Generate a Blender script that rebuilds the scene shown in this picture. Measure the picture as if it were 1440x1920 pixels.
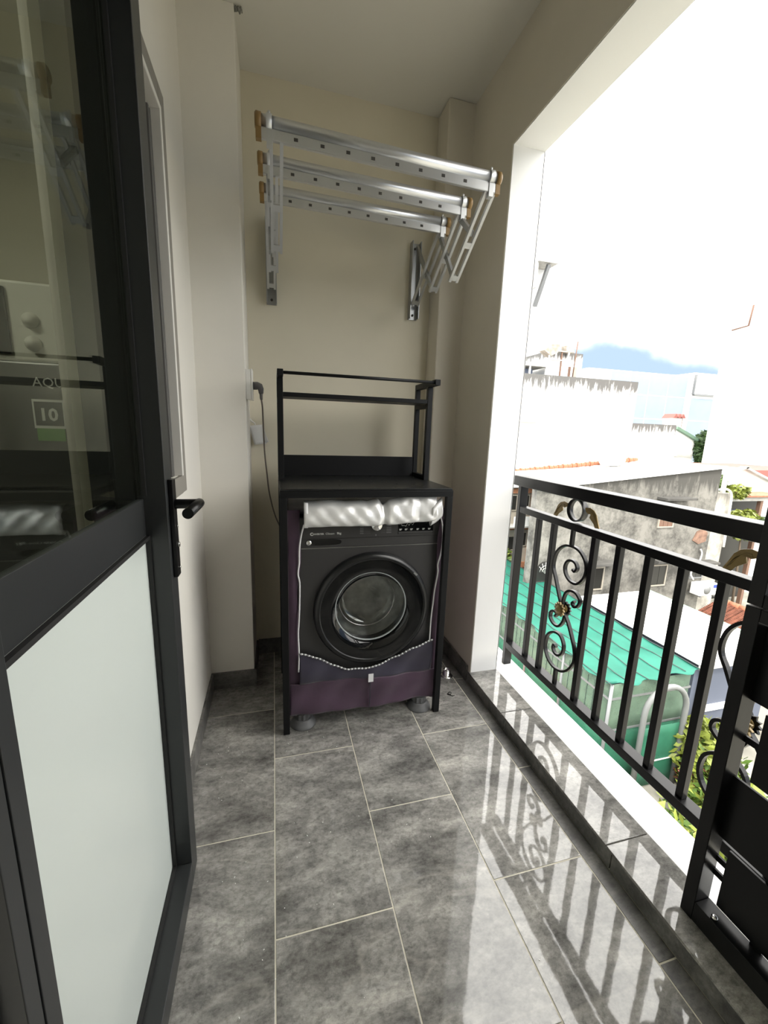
import bpy, bmesh, math, random
from mathutils import Vector, Matrix
R = random.Random(7)
for o in list(bpy.data.objects): bpy.data.objects.remove(o)
C = bpy.context.scene.collection
scn = bpy.context.scene
PI = math.pi

# ------------------------------------------------------------------ camera
cam = bpy.data.cameras.new('camera'); cam_o = bpy.data.objects.new('camera', cam); C.objects.link(cam_o)
cam.sensor_fit = 'VERTICAL'; cam.sensor_height = 24.0; cam.lens = 24.0 * 767.87 / 1920.0
cam.clip_start = 0.02; cam.clip_end = 500
RT = Vector((0.966150, -0.255835, 0.033212)); DN = Vector((-0.018365, -0.196617, -0.980308)); FW = Vector((0.257328, 0.946515, -0.194660))
cam_o.matrix_world = Matrix(((RT.x, -DN.x, -FW.x, 0), (RT.y, -DN.y, -FW.y, 0), (RT.z, -DN.z, -FW.z, 1.26), (0, 0, 0, 1)))
scn.camera = cam_o

# ------------------------------------------------------------------ sky, sun, exposure
w = bpy.data.worlds.new('sky'); scn.world = w; w.use_nodes = True
nt = w.node_tree; nt.nodes.clear()
def N(t, **k):
    n = nt.nodes.new(t)
    for a, b in k.items(): setattr(n, a, b)
    return n
tc = N('ShaderNodeTexCoord'); sp = N('ShaderNodeSeparateXYZ'); nz = N('ShaderNodeTexNoise'); nz.inputs['Scale'].default_value = 2.6; nz.inputs['Detail'].default_value = 6
nt.links.new(tc.outputs['Generated'], nz.inputs['Vector']); nt.links.new(tc.outputs['Generated'], sp.inputs[0])
m1 = N('ShaderNodeMath', operation='MULTIPLY_ADD'); m1.inputs[1].default_value = 0.30; m1.inputs[2].default_value = -0.15
nt.links.new(nz.outputs['Fac'], m1.inputs[0])
m2 = N('ShaderNodeMath', operation='ADD'); nt.links.new(sp.outputs['Z'], m2.inputs[0]); nt.links.new(m1.outputs[0], m2.inputs[1])
mr = N('ShaderNodeMapRange', interpolation_type='SMOOTHSTEP'); mr.inputs[1].default_value = 0.14; mr.inputs[2].default_value = 0.23
nt.links.new(m2.outputs[0], mr.inputs[0])
mx = N('ShaderNodeMix', data_type='RGBA'); nt.links.new(mr.outputs[0], mx.inputs[0])
mx.inputs[6].default_value = (0.50, 0.66, 0.90, 1); mx.inputs[7].default_value = (5.2, 5.1, 4.88, 1)
bg = N('ShaderNodeBackground'); out = N('ShaderNodeOutputWorld')
nt.links.new(mx.outputs[2], bg.inputs['Color']); nt.links.new(bg.outputs[0], out.inputs['Surface'])
bg.inputs['Strength'].default_value = 1.0

sun = bpy.data.lights.new('sun', 'SUN'); sun.energy = 2.4; sun.angle = math.radians(6); sun.color = (1.0, 0.96, 0.9)
sun_o = bpy.data.objects.new('sun', sun); C.objects.link(sun_o); sun_o.location = (-20, -20, 40)
sun_o.rotation_euler = Vector((0.5, 0.62, -1.0)).to_track_quat('-Z', 'Y').to_euler()

scn.view_settings.view_transform = 'Standard'; scn.view_settings.look = 'None'
scn.view_settings.exposure = 0.3; scn.view_settings.gamma = 1.0; scn.view_settings.use_curve_mapping = False

# ------------------------------------------------------------------ helpers
class MB:
    def __init__(s): s.v = []; s.f = []; s.smooth = []
    def box(s, x0, x1, y0, y1, z0, z1):
        if x0 > x1: x0, x1 = x1, x0
        if y0 > y1: y0, y1 = y1, y0
        if z0 > z1: z0, z1 = z1, z0
        b = len(s.v)
        s.v += [(x0,y0,z0),(x1,y0,z0),(x1,y1,z0),(x0,y1,z0),(x0,y0,z1),(x1,y0,z1),(x1,y1,z1),(x0,y1,z1)]
        s.f += [tuple(b+i for i in q) for q in ((0,3,2,1),(4,5,6,7),(0,1,5,4),(1,2,6,5),(2,3,7,6),(3,0,4,7))]
        s.smooth += [False]*6; return s
    def bar(s, a, b, w, h, up=(0,0,1)):
        """box-section bar from a to b; w sideways, h along up"""
        a = Vector(a); b = Vector(b); d = (b-a).normalized(); u = Vector(up)
        sd = d.cross(u)
        if sd.length < 1e-5: sd = d.cross(Vector((1,0,0)))
        sd.normalize(); u = sd.cross(d).normalized()
        i0 = len(s.v)
        for p in (a, b):
            for q, r in ((-1,-1),(1,-1),(1,1),(-1,1)):
                s.v.append(tuple(p + sd*(q*w/2) + u*(r*h/2)))
        s.f += [tuple(i0+i for i in q) for q in ((0,3,2,1),(4,5,6,7),(0,1,5,4),(1,2,6,5),(2,3,7,6),(3,0,4,7))]
        s.smooth += [False]*6; return s
    def prism(s, pts, axis, a0, a1):
        """polygon in the two other axes extruded along axis"""
        n = len(pts); b = len(s.v)
        for a in (a0, a1):
            for p, q in pts:
                s.v.append({'x': (a,p,q), 'y': (p,a,q), 'z': (p,q,a)}[axis])
        s.f += [tuple(b+i for i in range(n)), tuple(b+2*n-1-i for i in range(n))]
        s.f += [(b+i, b+n+i, b+n+(i+1) % n, b+(i+1) % n) for i in range(n)]
        s.smooth += [False]*(n+2); return s
    def tube(s, pts, r, n=10, caps=True):
        pts = [Vector(p) for p in pts]; b = len(s.v); m = len(pts)
        rr = r if isinstance(r, (list, tuple)) else [r]*m
        nrm = None
        for i, p in enumerate(pts):
            d = (pts[min(i+1, m-1)] - pts[max(i-1, 0)]).normalized()
            if nrm is None:
                nrm = d.orthogonal().normalized()
            else:
                nrm = (nrm - d*nrm.dot(d)).normalized()
            bi = d.cross(nrm)
            for k in range(n):
                t = 2*PI*k/n
                s.v.append(tuple(p + nrm*(math.cos(t)*rr[i]) + bi*(math.sin(t)*rr[i])))
        for i in range(m-1):
            for k in range(n):
                s.f.append((b+i*n+k, b+i*n+(k+1) % n, b+(i+1)*n+(k+1) % n, b+(i+1)*n+k)); s.smooth.append(True)
        if caps:
            s.f += [tuple(b+n-1-k for k in range(n)), tuple(b+(m-1)*n+k for k in range(n))]; s.smooth += [False, False]
        return s
    def lathe(s, prof, c, axis='z', n=32, smooth=True, close=True):
        """prof: list of (radius, offset along axis)"""
        b = len(s.v); m = len(prof)
        for r, h in prof:
            for k in range(n):
                t = 2*PI*k/n; p, q = r*math.cos(t), r*math.sin(t)
                s.v.append((c[0]+p, c[1]+q, c[2]+h) if axis == 'z' else (c[0]+p, c[1]+h, c[2]+q) if axis == 'y' else (c[0]+h, c[1]+p, c[2]+q))
        for i in range(m-1):
            for k in range(n):
                s.f.append((b+i*n+k, b+i*n+(k+1) % n, b+(i+1)*n+(k+1) % n, b+(i+1)*n+k)); s.smooth.append(smooth)
        if close:
            s.f += [tuple(b+k for k in range(n)), tuple(b+(m-1)*n+k for k in range(n))]; s.smooth += [False, False]
        return s
    def ribbon(s, pts, x0, x1, th):
        """flat bar of thickness th swept along a curve in the y-z plane, x0..x1 wide"""
        b = len(s.v); m = len(pts)
        for i, (y, z) in enumerate(pts):
            a = pts[max(i-1, 0)]; c = pts[min(i+1, m-1)]
            d = Vector((c[0]-a[0], c[1]-a[1])).normalized(); nn = Vector((-d.y, d.x))*(th/2)
            s.v += [(x0,y+nn.x,z+nn.y),(x1,y+nn.x,z+nn.y),(x1,y-nn.x,z-nn.y),(x0,y-nn.x,z-nn.y)]
        for i in range(m-1):
            for k in range(4):
                s.f.append((b+i*4+k, b+i*4+(k+1) % 4, b+(i+1)*4+(k+1) % 4, b+(i+1)*4+k)); s.smooth.append(False)
        s.f += [(b,b+1,b+2,b+3), (b+(m-1)*4+3,b+(m-1)*4+2,b+(m-1)*4+1,b+(m-1)*4)]; s.smooth += [False, False]
        return s
    def grid(s, fn, nu, nv, smooth=True):
        b = len(s.v)
        for i in range(nu+1):
            for j in range(nv+1): s.v.append(tuple(fn(i/nu, j/nv)))
        for i in range(nu):
            for j in range(nv):
                q = b+i*(nv+1)+j; s.f.append((q, q+nv+1, q+nv+2, q+1)); s.smooth.append(smooth)
        return s
    def quad(s, a, b_, c, d):
        b = len(s.v); s.v += [tuple(a), tuple(b_), tuple(c), tuple(d)]; s.f.append((b,b+1,b+2,b+3)); s.smooth.append(False); return s
    def build(s, name, mat, parent=None, bevel=0, solid=0, fix=True, off=0.0):
        xs = [v[0] for v in s.v]; ys = [v[1] for v in s.v]; zs = [v[2] for v in s.v]
        c = Vector(((min(xs)+max(xs))/2, (min(ys)+max(ys))/2, min(zs)))
        me = bpy.data.meshes.new(name)
        me.from_pydata([tuple(Vector(v)-c) for v in s.v], [], s.f)
        me.polygons.foreach_set('use_smooth', s.smooth)
        if fix:
            bm = bmesh.new(); bm.from_mesh(me); bmesh.ops.recalc_face_normals(bm, faces=bm.faces); bm.to_mesh(me); bm.free()
        me.materials.append(mat)
        o = bpy.data.objects.new(name, me); C.objects.link(o)
        o.location = c
        if parent is not None:
            o.parent = parent
            pl = parent['_w'] if '_w' in parent else (0,0,0)
            o.location = c - Vector(pl)
        o['_w'] = tuple(c)
        if bevel:
            b = o.modifiers.new('bevel', 'BEVEL'); b.width = bevel; b.segments = 2; b.limit_method = 'ANGLE'; b.angle_limit = math.radians(40)
        if solid:
            b = o.modifiers.new('solid', 'SOLIDIFY'); b.thickness = solid; b.offset = off
        return o

def tag(o, label=None, cat=None, group=None, kind=None):
    if label: o['label'] = label
    if cat: o['category'] = cat
    if group: o['group'] = group
    if kind: o['kind'] = kind
    return o
def thing(name, loc, label, cat, group=None, kind=None):
    o = bpy.data.objects.new(name, None); C.objects.link(o); o.location = loc; o['_w'] = tuple(loc); o.empty_display_size = 0.05
    return tag(o, label, cat, group, kind)
def struct(o): o['kind'] = 'structure'; return o
def box(name, mat, dims, parent=None, bevel=0): return MB().box(*dims).build(name, mat, parent, bevel)
def dup(o, delta, parent=None):
    c = o.copy(); C.objects.link(c); c.location = o.location + Vector(delta)
    c.parent = parent if parent is not None else o.parent
    c['_w'] = tuple(Vector(o['_w']) + Vector(delta))
    return c
def spline(pts, k=6):
    """Catmull-Rom through 2D/3D points"""
    P = [Vector(p) for p in pts]; P = [P[0]*2-P[1]] + P + [P[-1]*2-P[-2]]; o = []
    for i in range(1, len(P)-2):
        for j in range(k):
            t = j/k; a, b, c, d = P[i-1], P[i], P[i+1], P[i+2]
            o.append(0.5*((2*b)+(c-a)*t+(2*a-5*b+4*c-d)*t*t+(3*b-a-3*c+d)*t**3))
    o.append(P[-2]); return o
def text(name, s, size, mat, parent, loc, rot=(PI/2, 0, 0), depth=0.0006, bold=0.0):
    cu = bpy.data.curves.new(name, 'FONT'); cu.body = s; cu.size = size; cu.extrude = depth; cu.offset = bold; cu.resolution_u = 2
    t = bpy.data.objects.new(name, cu); C.objects.link(t)
    bpy.context.view_layer.update()
    dg = bpy.context.evaluated_depsgraph_get(); me = bpy.data.meshes.new_from_object(t.evaluated_get(dg))
    bpy.data.objects.remove(t)
    me.materials.clear(); me.materials.append(mat)
    o = bpy.data.objects.new(name, me); C.objects.link(o); o.rotation_euler = rot
    o['_w'] = tuple(loc); o.location = loc
    if parent is not None:
        o.parent = parent; o.location = Vector(loc) - Vector(parent['_w'])
    return o

# ------------------------------------------------------------------ materials
def mat(name, col, rough=0.6, metal=0.0, spec=0.5, var=0.0, vscale=8.0, bump=0.0, bscale=60.0, coat=0.0, stretch=(1,1,1), sheen=0.0, **kw):
    m = bpy.data.materials.new(name); m.use_nodes = True; t = m.node_tree; p = t.nodes['Principled BSDF']
    p.inputs['Base Color'].default_value = (*col, 1); p.inputs['Roughness'].default_value = rough; p.inputs['Metallic'].default_value = metal
    p.inputs['Specular IOR Level'].default_value = spec
    if coat: p.inputs['Coat Weight'].default_value = coat; p.inputs['Coat Roughness'].default_value = 0.08
    if sheen: p.inputs['Sheen Weight'].default_value = sheen
    for a, b in kw.items(): p.inputs[a].default_value = b
    if var or bump:
        c = t.nodes.new('ShaderNodeTexCoord'); mp = t.nodes.new('ShaderNodeMapping'); mp.inputs['Scale'].default_value = stretch
        t.links.new(c.outputs['Object'], mp.inputs[0])
    if var:
        n = t.nodes.new('ShaderNodeTexNoise'); n.inputs['Scale'].default_value = vscale; n.inputs['Detail'].default_value = 5
        t.links.new(mp.outputs[0], n.inputs['Vector'])
        r = t.nodes.new('ShaderNodeMapRange'); r.inputs[1].default_value = 0.3; r.inputs[2].default_value = 0.7; r.inputs[3].default_value = 1-var; r.inputs[4].default_value = 1+var*0.6
        t.links.new(n.outputs['Fac'], r.inputs[0])
        h = t.nodes.new('ShaderNodeHueSaturation'); h.inputs['Color'].default_value = (*col, 1)
        t.links.new(r.outputs[0], h.inputs['Value']); t.links.new(h.outputs[0], p.inputs['Base Color'])
    if bump:
        n2 = t.nodes.new('ShaderNodeTexNoise'); n2.inputs['Scale'].default_value = bscale; n2.inputs['Detail'].default_value = 3
        t.links.new(mp.outputs[0], n2.inputs['Vector'])
        b = t.nodes.new('ShaderNodeBump'); b.inputs['Strength'].default_value = bump; b.inputs['Distance'].default_value = 0.002
        t.links.new(n2.outputs['Fac'], b.inputs['Height']); t.links.new(b.outputs[0], p.inputs['Normal'])
    return m

def ramp(t, fac, stops):
    r = t.nodes.new('ShaderNodeValToRGB'); e = r.color_ramp.elements
    while len(e) < len(stops): e.new(0.5)
    for i, (p, c) in enumerate(stops): e[i].position = p; e[i].color = (*c, 1)
    t.links.new(fac, r.inputs[0]); return r

def stone_tile(name, rough=0.04, wet=True, gain=2.35):
    m = bpy.data.materials.new(name); m.use_nodes = True; t = m.node_tree; p = t.nodes['Principled BSDF']
    c = t.nodes.new('ShaderNodeTexCoord'); oi = t.nodes.new('ShaderNodeObjectInfo')
    off = t.nodes.new('ShaderNodeVectorMath'); off.operation = 'SCALE'; off.inputs[0].default_value = (7.3, 3.1, 5.7); t.links.new(oi.outputs['Random'], off.inputs['Scale'])
    ad = t.nodes.new('ShaderNodeVectorMath'); ad.operation = 'ADD'; t.links.new(c.outputs['Object'], ad.inputs[0]); t.links.new(off.outputs[0], ad.inputs[1])
    mp = t.nodes.new('ShaderNodeMapping'); mp.inputs['Rotation'].default_value = (0, 0, 0.75); mp.inputs['Scale'].default_value = (1.0, 2.2, 1.5); t.links.new(ad.outputs[0], mp.inputs[0])
    n1 = t.nodes.new('ShaderNodeTexNoise'); n1.inputs['Scale'].default_value = 3.6; n1.inputs['Detail'].default_value = 11; n1.inputs['Roughness'].default_value = 0.80; n1.inputs['Distortion'].default_value = 0.15
    t.links.new(mp.outputs[0], n1.inputs['Vector'])
    g = gain
    r1 = ramp(t, n1.outputs['Fac'], [(0.36, (0.045*g,0.044*g,0.0415*g)), (0.46, (0.085*g,0.083*g,0.078*g)), (0.55, (0.135*g,0.1315*g,0.123*g)), (0.68, (0.24*g,0.232*g,0.214*g))])
    n2 = t.nodes.new('ShaderNodeTexNoise'); n2.inputs['Scale'].default_value = 70; n2.inputs['Detail'].default_value = 4; n2.inputs['Roughness'].default_value = 0.7
    t.links.new(ad.outputs[0], n2.inputs['Vector'])
    r2 = ramp(t, n2.outputs['Fac'], [(0.34, (0.66,0.66,0.66)), (0.52, (0.98,0.98,0.98)), (0.68, (1.0,1.0,1.0))])
    mul = t.nodes.new('ShaderNodeMix'); mul.data_type = 'RGBA'; mul.blend_type = 'MULTIPLY'; mul.inputs[0].default_value = 1.0
    t.links.new(r1.outputs[0], mul.inputs[6]); t.links.new(r2.outputs[0], mul.inputs[7])
    # pale veins
    n3 = t.nodes.new('ShaderNodeTexNoise'); n3.inputs['Scale'].default_value = 0.9; n3.inputs['Detail'].default_value = 5; n3.inputs['Distortion'].default_value = 0.35
    t.links.new(mp.outputs[0], n3.inputs['Vector'])
    v = t.nodes.new('ShaderNodeMath'); v.operation = 'SUBTRACT'; v.inputs[1].default_value = 0.53; t.links.new(n3.outputs['Fac'], v.inputs[0])
    va = t.nodes.new('ShaderNodeMath'); va.operation = 'ABSOLUTE'; t.links.new(v.outputs[0], va.inputs[0])
    vr = t.nodes.new('ShaderNodeMapRange'); vr.inputs[1].default_value = 0.0; vr.inputs[2].default_value = 0.007; vr.inputs[3].default_value = 0.16; vr.inputs[4].default_value = 0.0
    t.links.new(va.outputs[0], vr.inputs[0])
    vm = t.nodes.new('ShaderNodeMix'); vm.data_type = 'RGBA'; vm.inputs[7].default_value = (0.30*g, 0.285*g, 0.255*g, 1)
    t.links.new(vr.outputs[0], vm.inputs[0]); t.links.new(mul.outputs[2], vm.inputs[6]); t.links.new(vm.outputs[2], p.inputs['Base Color'])
    p.inputs['Roughness'].default_value = rough
    p.inputs['Specular IOR Level'].default_value = 0.75
    bn = t.nodes.new('ShaderNodeTexNoise'); bn.inputs['Scale'].default_value = 15; bn.inputs['Detail'].default_value = 3; t.links.new(c.outputs['Object'], bn.inputs['Vector'])
    b = t.nodes.new('ShaderNodeBump'); b.inputs['Strength'].default_value = 0.06; b.inputs['Distance'].default_value = 0.003
    t.links.new(bn.outputs['Fac'], b.inputs['Height']); t.links.new(b.outputs[0], p.inputs['Normal'])
    return m

def glass_mat(name, tint, f0=1.5, rough=0.0):
    m = bpy.data.materials.new(name); m.use_nodes = True; t = m.node_tree; t.nodes.remove(t.nodes['Principled BSDF'])
    lw = t.nodes.new('ShaderNodeLayerWeight'); lw.inputs['Blend'].default_value = 0.5
    pw = t.nodes.new('ShaderNodeMath'); pw.operation = 'POWER'; pw.inputs[1].default_value = 5.0; t.links.new(lw.outputs['Facing'], pw.inputs[0])
    r0 = ((f0-1)/(f0+1))**2
    fr = t.nodes.new('ShaderNodeMath'); fr.operation = 'MULTIPLY_ADD'; fr.inputs[1].default_value = 1-r0; fr.inputs[2].default_value = r0; t.links.new(pw.outputs[0], fr.inputs[0])
    gl = t.nodes.new('ShaderNodeBsdfGlossy'); gl.inputs['Roughness'].default_value = rough; gl.inputs['Color'].default_value = (0.95, 1.0, 0.97, 1)
    tr = t.nodes.new('ShaderNodeBsdfTransparent'); tr.inputs['Color'].default_value = (*tint, 1)
    mxs = t.nodes.new('ShaderNodeMixShader'); t.links.new(fr.outputs[0], mxs.inputs[0]); t.links.new(tr.outputs[0], mxs.inputs[1]); t.links.new(gl.outputs[0], mxs.inputs[2])
    t.links.new(mxs.outputs[0], t.nodes['Material Output'].inputs['Surface']); return m

def net_mat(name, col, openness, scale):
    """woven shade net: fine threads with see-through holes"""
    m = bpy.data.materials.new(name); m.use_nodes = True; t = m.node_tree; p = t.nodes['Principled BSDF']
    p.inputs['Roughness'].default_value = 0.6
    c = t.nodes.new('ShaderNodeTexCoord'); n = t.nodes.new('ShaderNodeTexNoise'); n.inputs['Scale'].default_value = 1.6; n.inputs['Detail'].default_value = 6
    t.links.new(c.outputs['Object'], n.inputs['Vector'])
    r = ramp(t, n.outputs['Fac'], [(0.3, tuple(x*0.8 for x in col)), (0.7, tuple(min(1, x*1.15) for x in col))]); t.links.new(r.outputs[0], p.inputs['Base Color'])
    tl = t.nodes.new('ShaderNodeBsdfTranslucent'); t.links.new(r.outputs[0], tl.inputs['Color'])
    a = t.nodes.new('ShaderNodeMixShader'); a.inputs[0].default_value = 0.35; t.links.new(p.outputs[0], a.inputs[1]); t.links.new(tl.outputs[0], a.inputs[2])
    tr = t.nodes.new('ShaderNodeBsdfTransparent'); b = t.nodes.new('ShaderNodeMixShader'); b.inputs[0].default_value = openness
    t.links.new(a.outputs[0], b.inputs[1]); t.links.new(tr.outputs[0], b.inputs[2]); t.links.new(b.outputs[0], t.nodes['Material Output'].inputs['Surface']); return m

def stained_wall(name, base, stain, top, reach=1.0, amount=1.0, patch=0.0, scale=1.0):
    """painted wall with dark mould streaks running down from its top edge (object z = top)"""
    m = bpy.data.materials.new(name); m.use_nodes = True; t = m.node_tree; p = t.nodes['Principled BSDF']; p.inputs['Roughness'].default_value = 0.9
    c = t.nodes.new('ShaderNodeTexCoord'); mp = t.nodes.new('ShaderNodeMapping'); mp.inputs['Scale'].default_value = (2.6*scale, 2.6*scale, 0.28*scale); t.links.new(c.outputs['Object'], mp.inputs[0])
    n = t.nodes.new('ShaderNodeTexNoise'); n.inputs['Scale'].default_value = 1.6; n.inputs['Detail'].default_value = 6; n.inputs['Roughness'].default_value = 0.7; t.links.new(mp.outputs[0], n.inputs['Vector'])
    s = t.nodes.new('ShaderNodeSeparateXYZ'); t.links.new(c.outputs['Object'], s.inputs[0])
    h = t.nodes.new('ShaderNodeMapRange'); h.inputs[1].default_value = top-reach; h.inputs[2].default_value = top; h.inputs[3].default_value = -0.30; h.inputs[4].default_value = 0.34; t.links.new(s.outputs['Z'], h.inputs[0])
    ad = t.nodes.new('ShaderNodeMath'); ad.operation = 'ADD'; t.links.new(n.outputs['Fac'], ad.inputs[0]); t.links.new(h.outputs[0], ad.inputs[1])
    r = t.nodes.new('ShaderNodeMapRange'); r.inputs[1].default_value = 0.55; r.inputs[2].default_value = 0.72; r.inputs[3].default_value = 0; r.inputs[4].default_value = amount; t.links.new(ad.outputs[0], r.inputs[0])
    fac = r.outputs[0]
    if patch:
        n2 = t.nodes.new('ShaderNodeTexNoise'); n2.inputs['Scale'].default_value = 0.8*scale; n2.inputs['Detail'].default_value = 9; n2.inputs['Roughness'].default_value = 0.72; t.links.new(c.outputs['Object'], n2.inputs['Vector'])
        r2 = t.nodes.new('ShaderNodeMapRange'); r2.inputs[1].default_value = 0.42; r2.inputs[2].default_value = 0.60; r2.inputs[3].default_value = 0; r2.inputs[4].default_value = patch; t.links.new(n2.outputs['Fac'], r2.inputs[0])
        mxx = t.nodes.new('ShaderNodeMath'); mxx.operation = 'MAXIMUM'; t.links.new(fac, mxx.inputs[0]); t.links.new(r2.outputs[0], mxx.inputs[1]); fac = mxx.outputs[0]
    k = t.nodes.new('ShaderNodeMix'); k.data_type = 'RGBA'; k.inputs[6].default_value = (*base, 1); k.inputs[7].default_value = (*stain, 1)
    t.links.new(fac, k.inputs[0]); t.links.new(k.outputs[2], p.inputs['Base Color']); return m

M = {}
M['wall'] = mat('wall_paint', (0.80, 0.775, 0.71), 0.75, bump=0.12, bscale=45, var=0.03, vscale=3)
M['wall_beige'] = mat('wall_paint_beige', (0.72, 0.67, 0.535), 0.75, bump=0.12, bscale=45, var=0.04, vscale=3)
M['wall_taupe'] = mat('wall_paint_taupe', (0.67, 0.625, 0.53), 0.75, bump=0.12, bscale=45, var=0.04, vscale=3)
M['ceil'] = mat('ceiling_paint', (0.76, 0.74, 0.67), 0.8, bump=0.08, bscale=50)
M['outer_white'] = mat('outer_white_paint', (0.86, 0.86, 0.85), 0.7, bump=0.1, bscale=40)
M['tile'] = stone_tile('stone_tile')
M['tile_dull'] = stone_tile('stone_tile_skirting', rough=0.4, gain=1.15)
M['grout'] = mat('grout', (0.62, 0.59, 0.49), 0.85, var=0.12, vscale=30)
M['alu'] = mat('dark_grey_aluminium', (0.028, 0.030, 0.031), 0.36, metal=0.0, spec=0.5, bump=0.02, bscale=200)
M['rubber'] = mat('black_gasket', (0.012, 0.012, 0.012), 0.6)
M['frost'] = mat('frosted_film', (0.73, 0.79, 0.75), 0.12, spec=0.5, var=0.02, vscale=2)
M['glass'] = glass_mat('door_glass', (0.86, 0.90, 0.86), 1.5)
M['black'] = mat('black_steel', (0.005, 0.005, 0.0055), 0.3, spec=0.26, bump=0.05, bscale=90)
M['black_rough'] = mat('black_powder_coat', (0.006, 0.0063, 0.0068), 0.5, spec=0.2, bump=0.15, bscale=160)
M['board'] = mat('black_board', (0.009, 0.0095, 0.010), 0.3, spec=0.35, bump=0.5, bscale=38)
M['gold'] = mat('aged_gold', (0.30, 0.21, 0.075), 0.4, metal=0.15, var=0.3, vscale=25)
M['chrome'] = mat('chrome', (0.75, 0.75, 0.74), 0.16, metal=1.0)
M['galv'] = mat('aluminium_tube', (0.62, 0.63, 0.64), 0.33, metal=0.85, bump=0.03, bscale=80)
M['galv_flat'] = mat('aluminium_channel', (0.60, 0.61, 0.61), 0.42, metal=0.65)
M['steel_dark'] = mat('zinc_bracket', (0.40, 0.41, 0.41), 0.4, metal=0.8)
M['caps'] = mat('tan_plastic', (0.27, 0.165, 0.055), 0.45)
M['slot'] = mat('dark_slot', (0.06, 0.055, 0.05), 0.8)
M['wm'] = mat('graphite_enamel', (0.040, 0.039, 0.039), 0.36, spec=0.5, bump=0.02, bscale=300)
M['wm_black'] = mat('black_plastic', (0.008, 0.0085, 0.009), 0.28)
M['wm_gloss'] = mat('black_gloss_glass', (0.004, 0.0045, 0.005), 0.05, spec=0.6)
M['drum'] = mat('steel_drum', (0.75, 0.75, 0.72), 0.5, metal=0.1, var=0.4, vscale=14)
M['bowl'] = glass_mat('porthole_glass', (0.92, 0.93, 0.92), 1.75, rough=0.04)
M['print'] = mat('pale_print', (0.62, 0.63, 0.60), 0.6)
M['print_dim'] = mat('grey_print', (0.20, 0.205, 0.20), 0.6)
M['plum'] = mat('plum_fabric', (0.060, 0.030, 0.056), 0.55, var=0.2, vscale=10, bump=0.3, bscale=35, sheen=0.2)
M['navy'] = mat('navy_fabric', (0.028, 0.024, 0.044), 0.5, var=0.2, vscale=10, bump=0.3, bscale=30, sheen=0.2)
M['silver'] = mat('silver_fabric', (0.80, 0.80, 0.79), 0.34, metal=0.35, bump=1.0, bscale=14, stretch=(0.6,1,1.6))
M['white_trim'] = mat('white_piping', (0.80, 0.80, 0.81), 0.6)
M['white_pl'] = mat('white_plastic', (0.80, 0.79, 0.75), 0.35)
M['grey_pl'] = mat('grey_rubber_plug', (0.12, 0.115, 0.11), 0.5)
M['cord'] = mat('grey_cord', (0.16, 0.135, 0.11), 0.55)
M['pad'] = mat('grey_rubber', (0.10, 0.102, 0.105), 0.5)
M['paper'] = mat('paper', (0.82, 0.82, 0.80), 0.7)
M['casing'] = mat('casing_white', (0.76, 0.74, 0.69), 0.5)
M['casing_band'] = mat('casing_band_grey', (0.27, 0.255, 0.225), 0.6)
M['door2'] = mat('grey_door_panel', (0.13, 0.127, 0.12), 0.5)

# ================================================================== THE BALCONY SHELL
XW, XL, XC, YB, YC, ZC = 0.95, -0.31, -0.112, 2.225, 1.93, 2.78      # right wall, left wall, column side, back wall, column front, ceiling
YN = -1.0                                                            # near end of the balcony behind the viewer
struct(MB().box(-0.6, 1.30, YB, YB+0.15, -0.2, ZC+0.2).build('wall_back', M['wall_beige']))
# left wall: pieces round the glazed door (y .33-1.10) and the side window (y 1.13-1.50)
wl = MB()
wl.box(XL-0.13, XL, YN, 0.325, 0, ZC)
wl.box(XL-0.13, XL, 0.325, 1.105, 2.24, ZC)
wl.box(XL-0.13, XL, 1.105, 1.135, 0, ZC)
wl.box(XL-0.13, XL, 1.135, 1.505, 2.15, ZC)
wl.box(XL-0.13, XL, 1.135, 1.505, 0, 1.09)
wl.box(XL-0.13, XL, 1.505, YC, 0, ZC)
wl = struct(wl.build('wall_left', M['wall'])); wl['_w'] = tuple(wl.location)
struct(MB().box(XL-0.13, XC, YC, YB, 0, ZC).build('wall_column', M['wall'], bevel=0.003))
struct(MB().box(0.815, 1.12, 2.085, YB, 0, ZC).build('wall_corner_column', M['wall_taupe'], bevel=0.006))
# right wall, pillar and beam over the opening
wr = MB()
wr.box(XW, 1.095, 1.712, YB, 0.0, ZC+0.2)
wr.box(XW, 1.095, YN, 1.712, 2.405, ZC+0.2)
wr.box(XW, 1.095, YN, YN+0.35, 0.0, 2.405)
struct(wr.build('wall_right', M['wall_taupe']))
oc = MB(); oc.box(0.9525, 1.0975, 1.7085, 1.7125, 0.062, 2.403).box(1.0945, 1.0985, 1.7085, YB+.15, -0.3, 2.98).box(0.9525, 1.0975, YN+.35, 1.7085, 2.4015, 2.4055)
struct(oc.build('wall_right_reveal', M['outer_white']))
struct(MB().box(-3.2, 1.099, YN-0.15, YB+0.15, ZC, ZC+0.22).build('ceiling', M['ceil']))
struct(MB().box(XL-0.13, 1.099, YN-0.15, YN, -0.2, ZC).build('wall_near', M['wall']))

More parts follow.
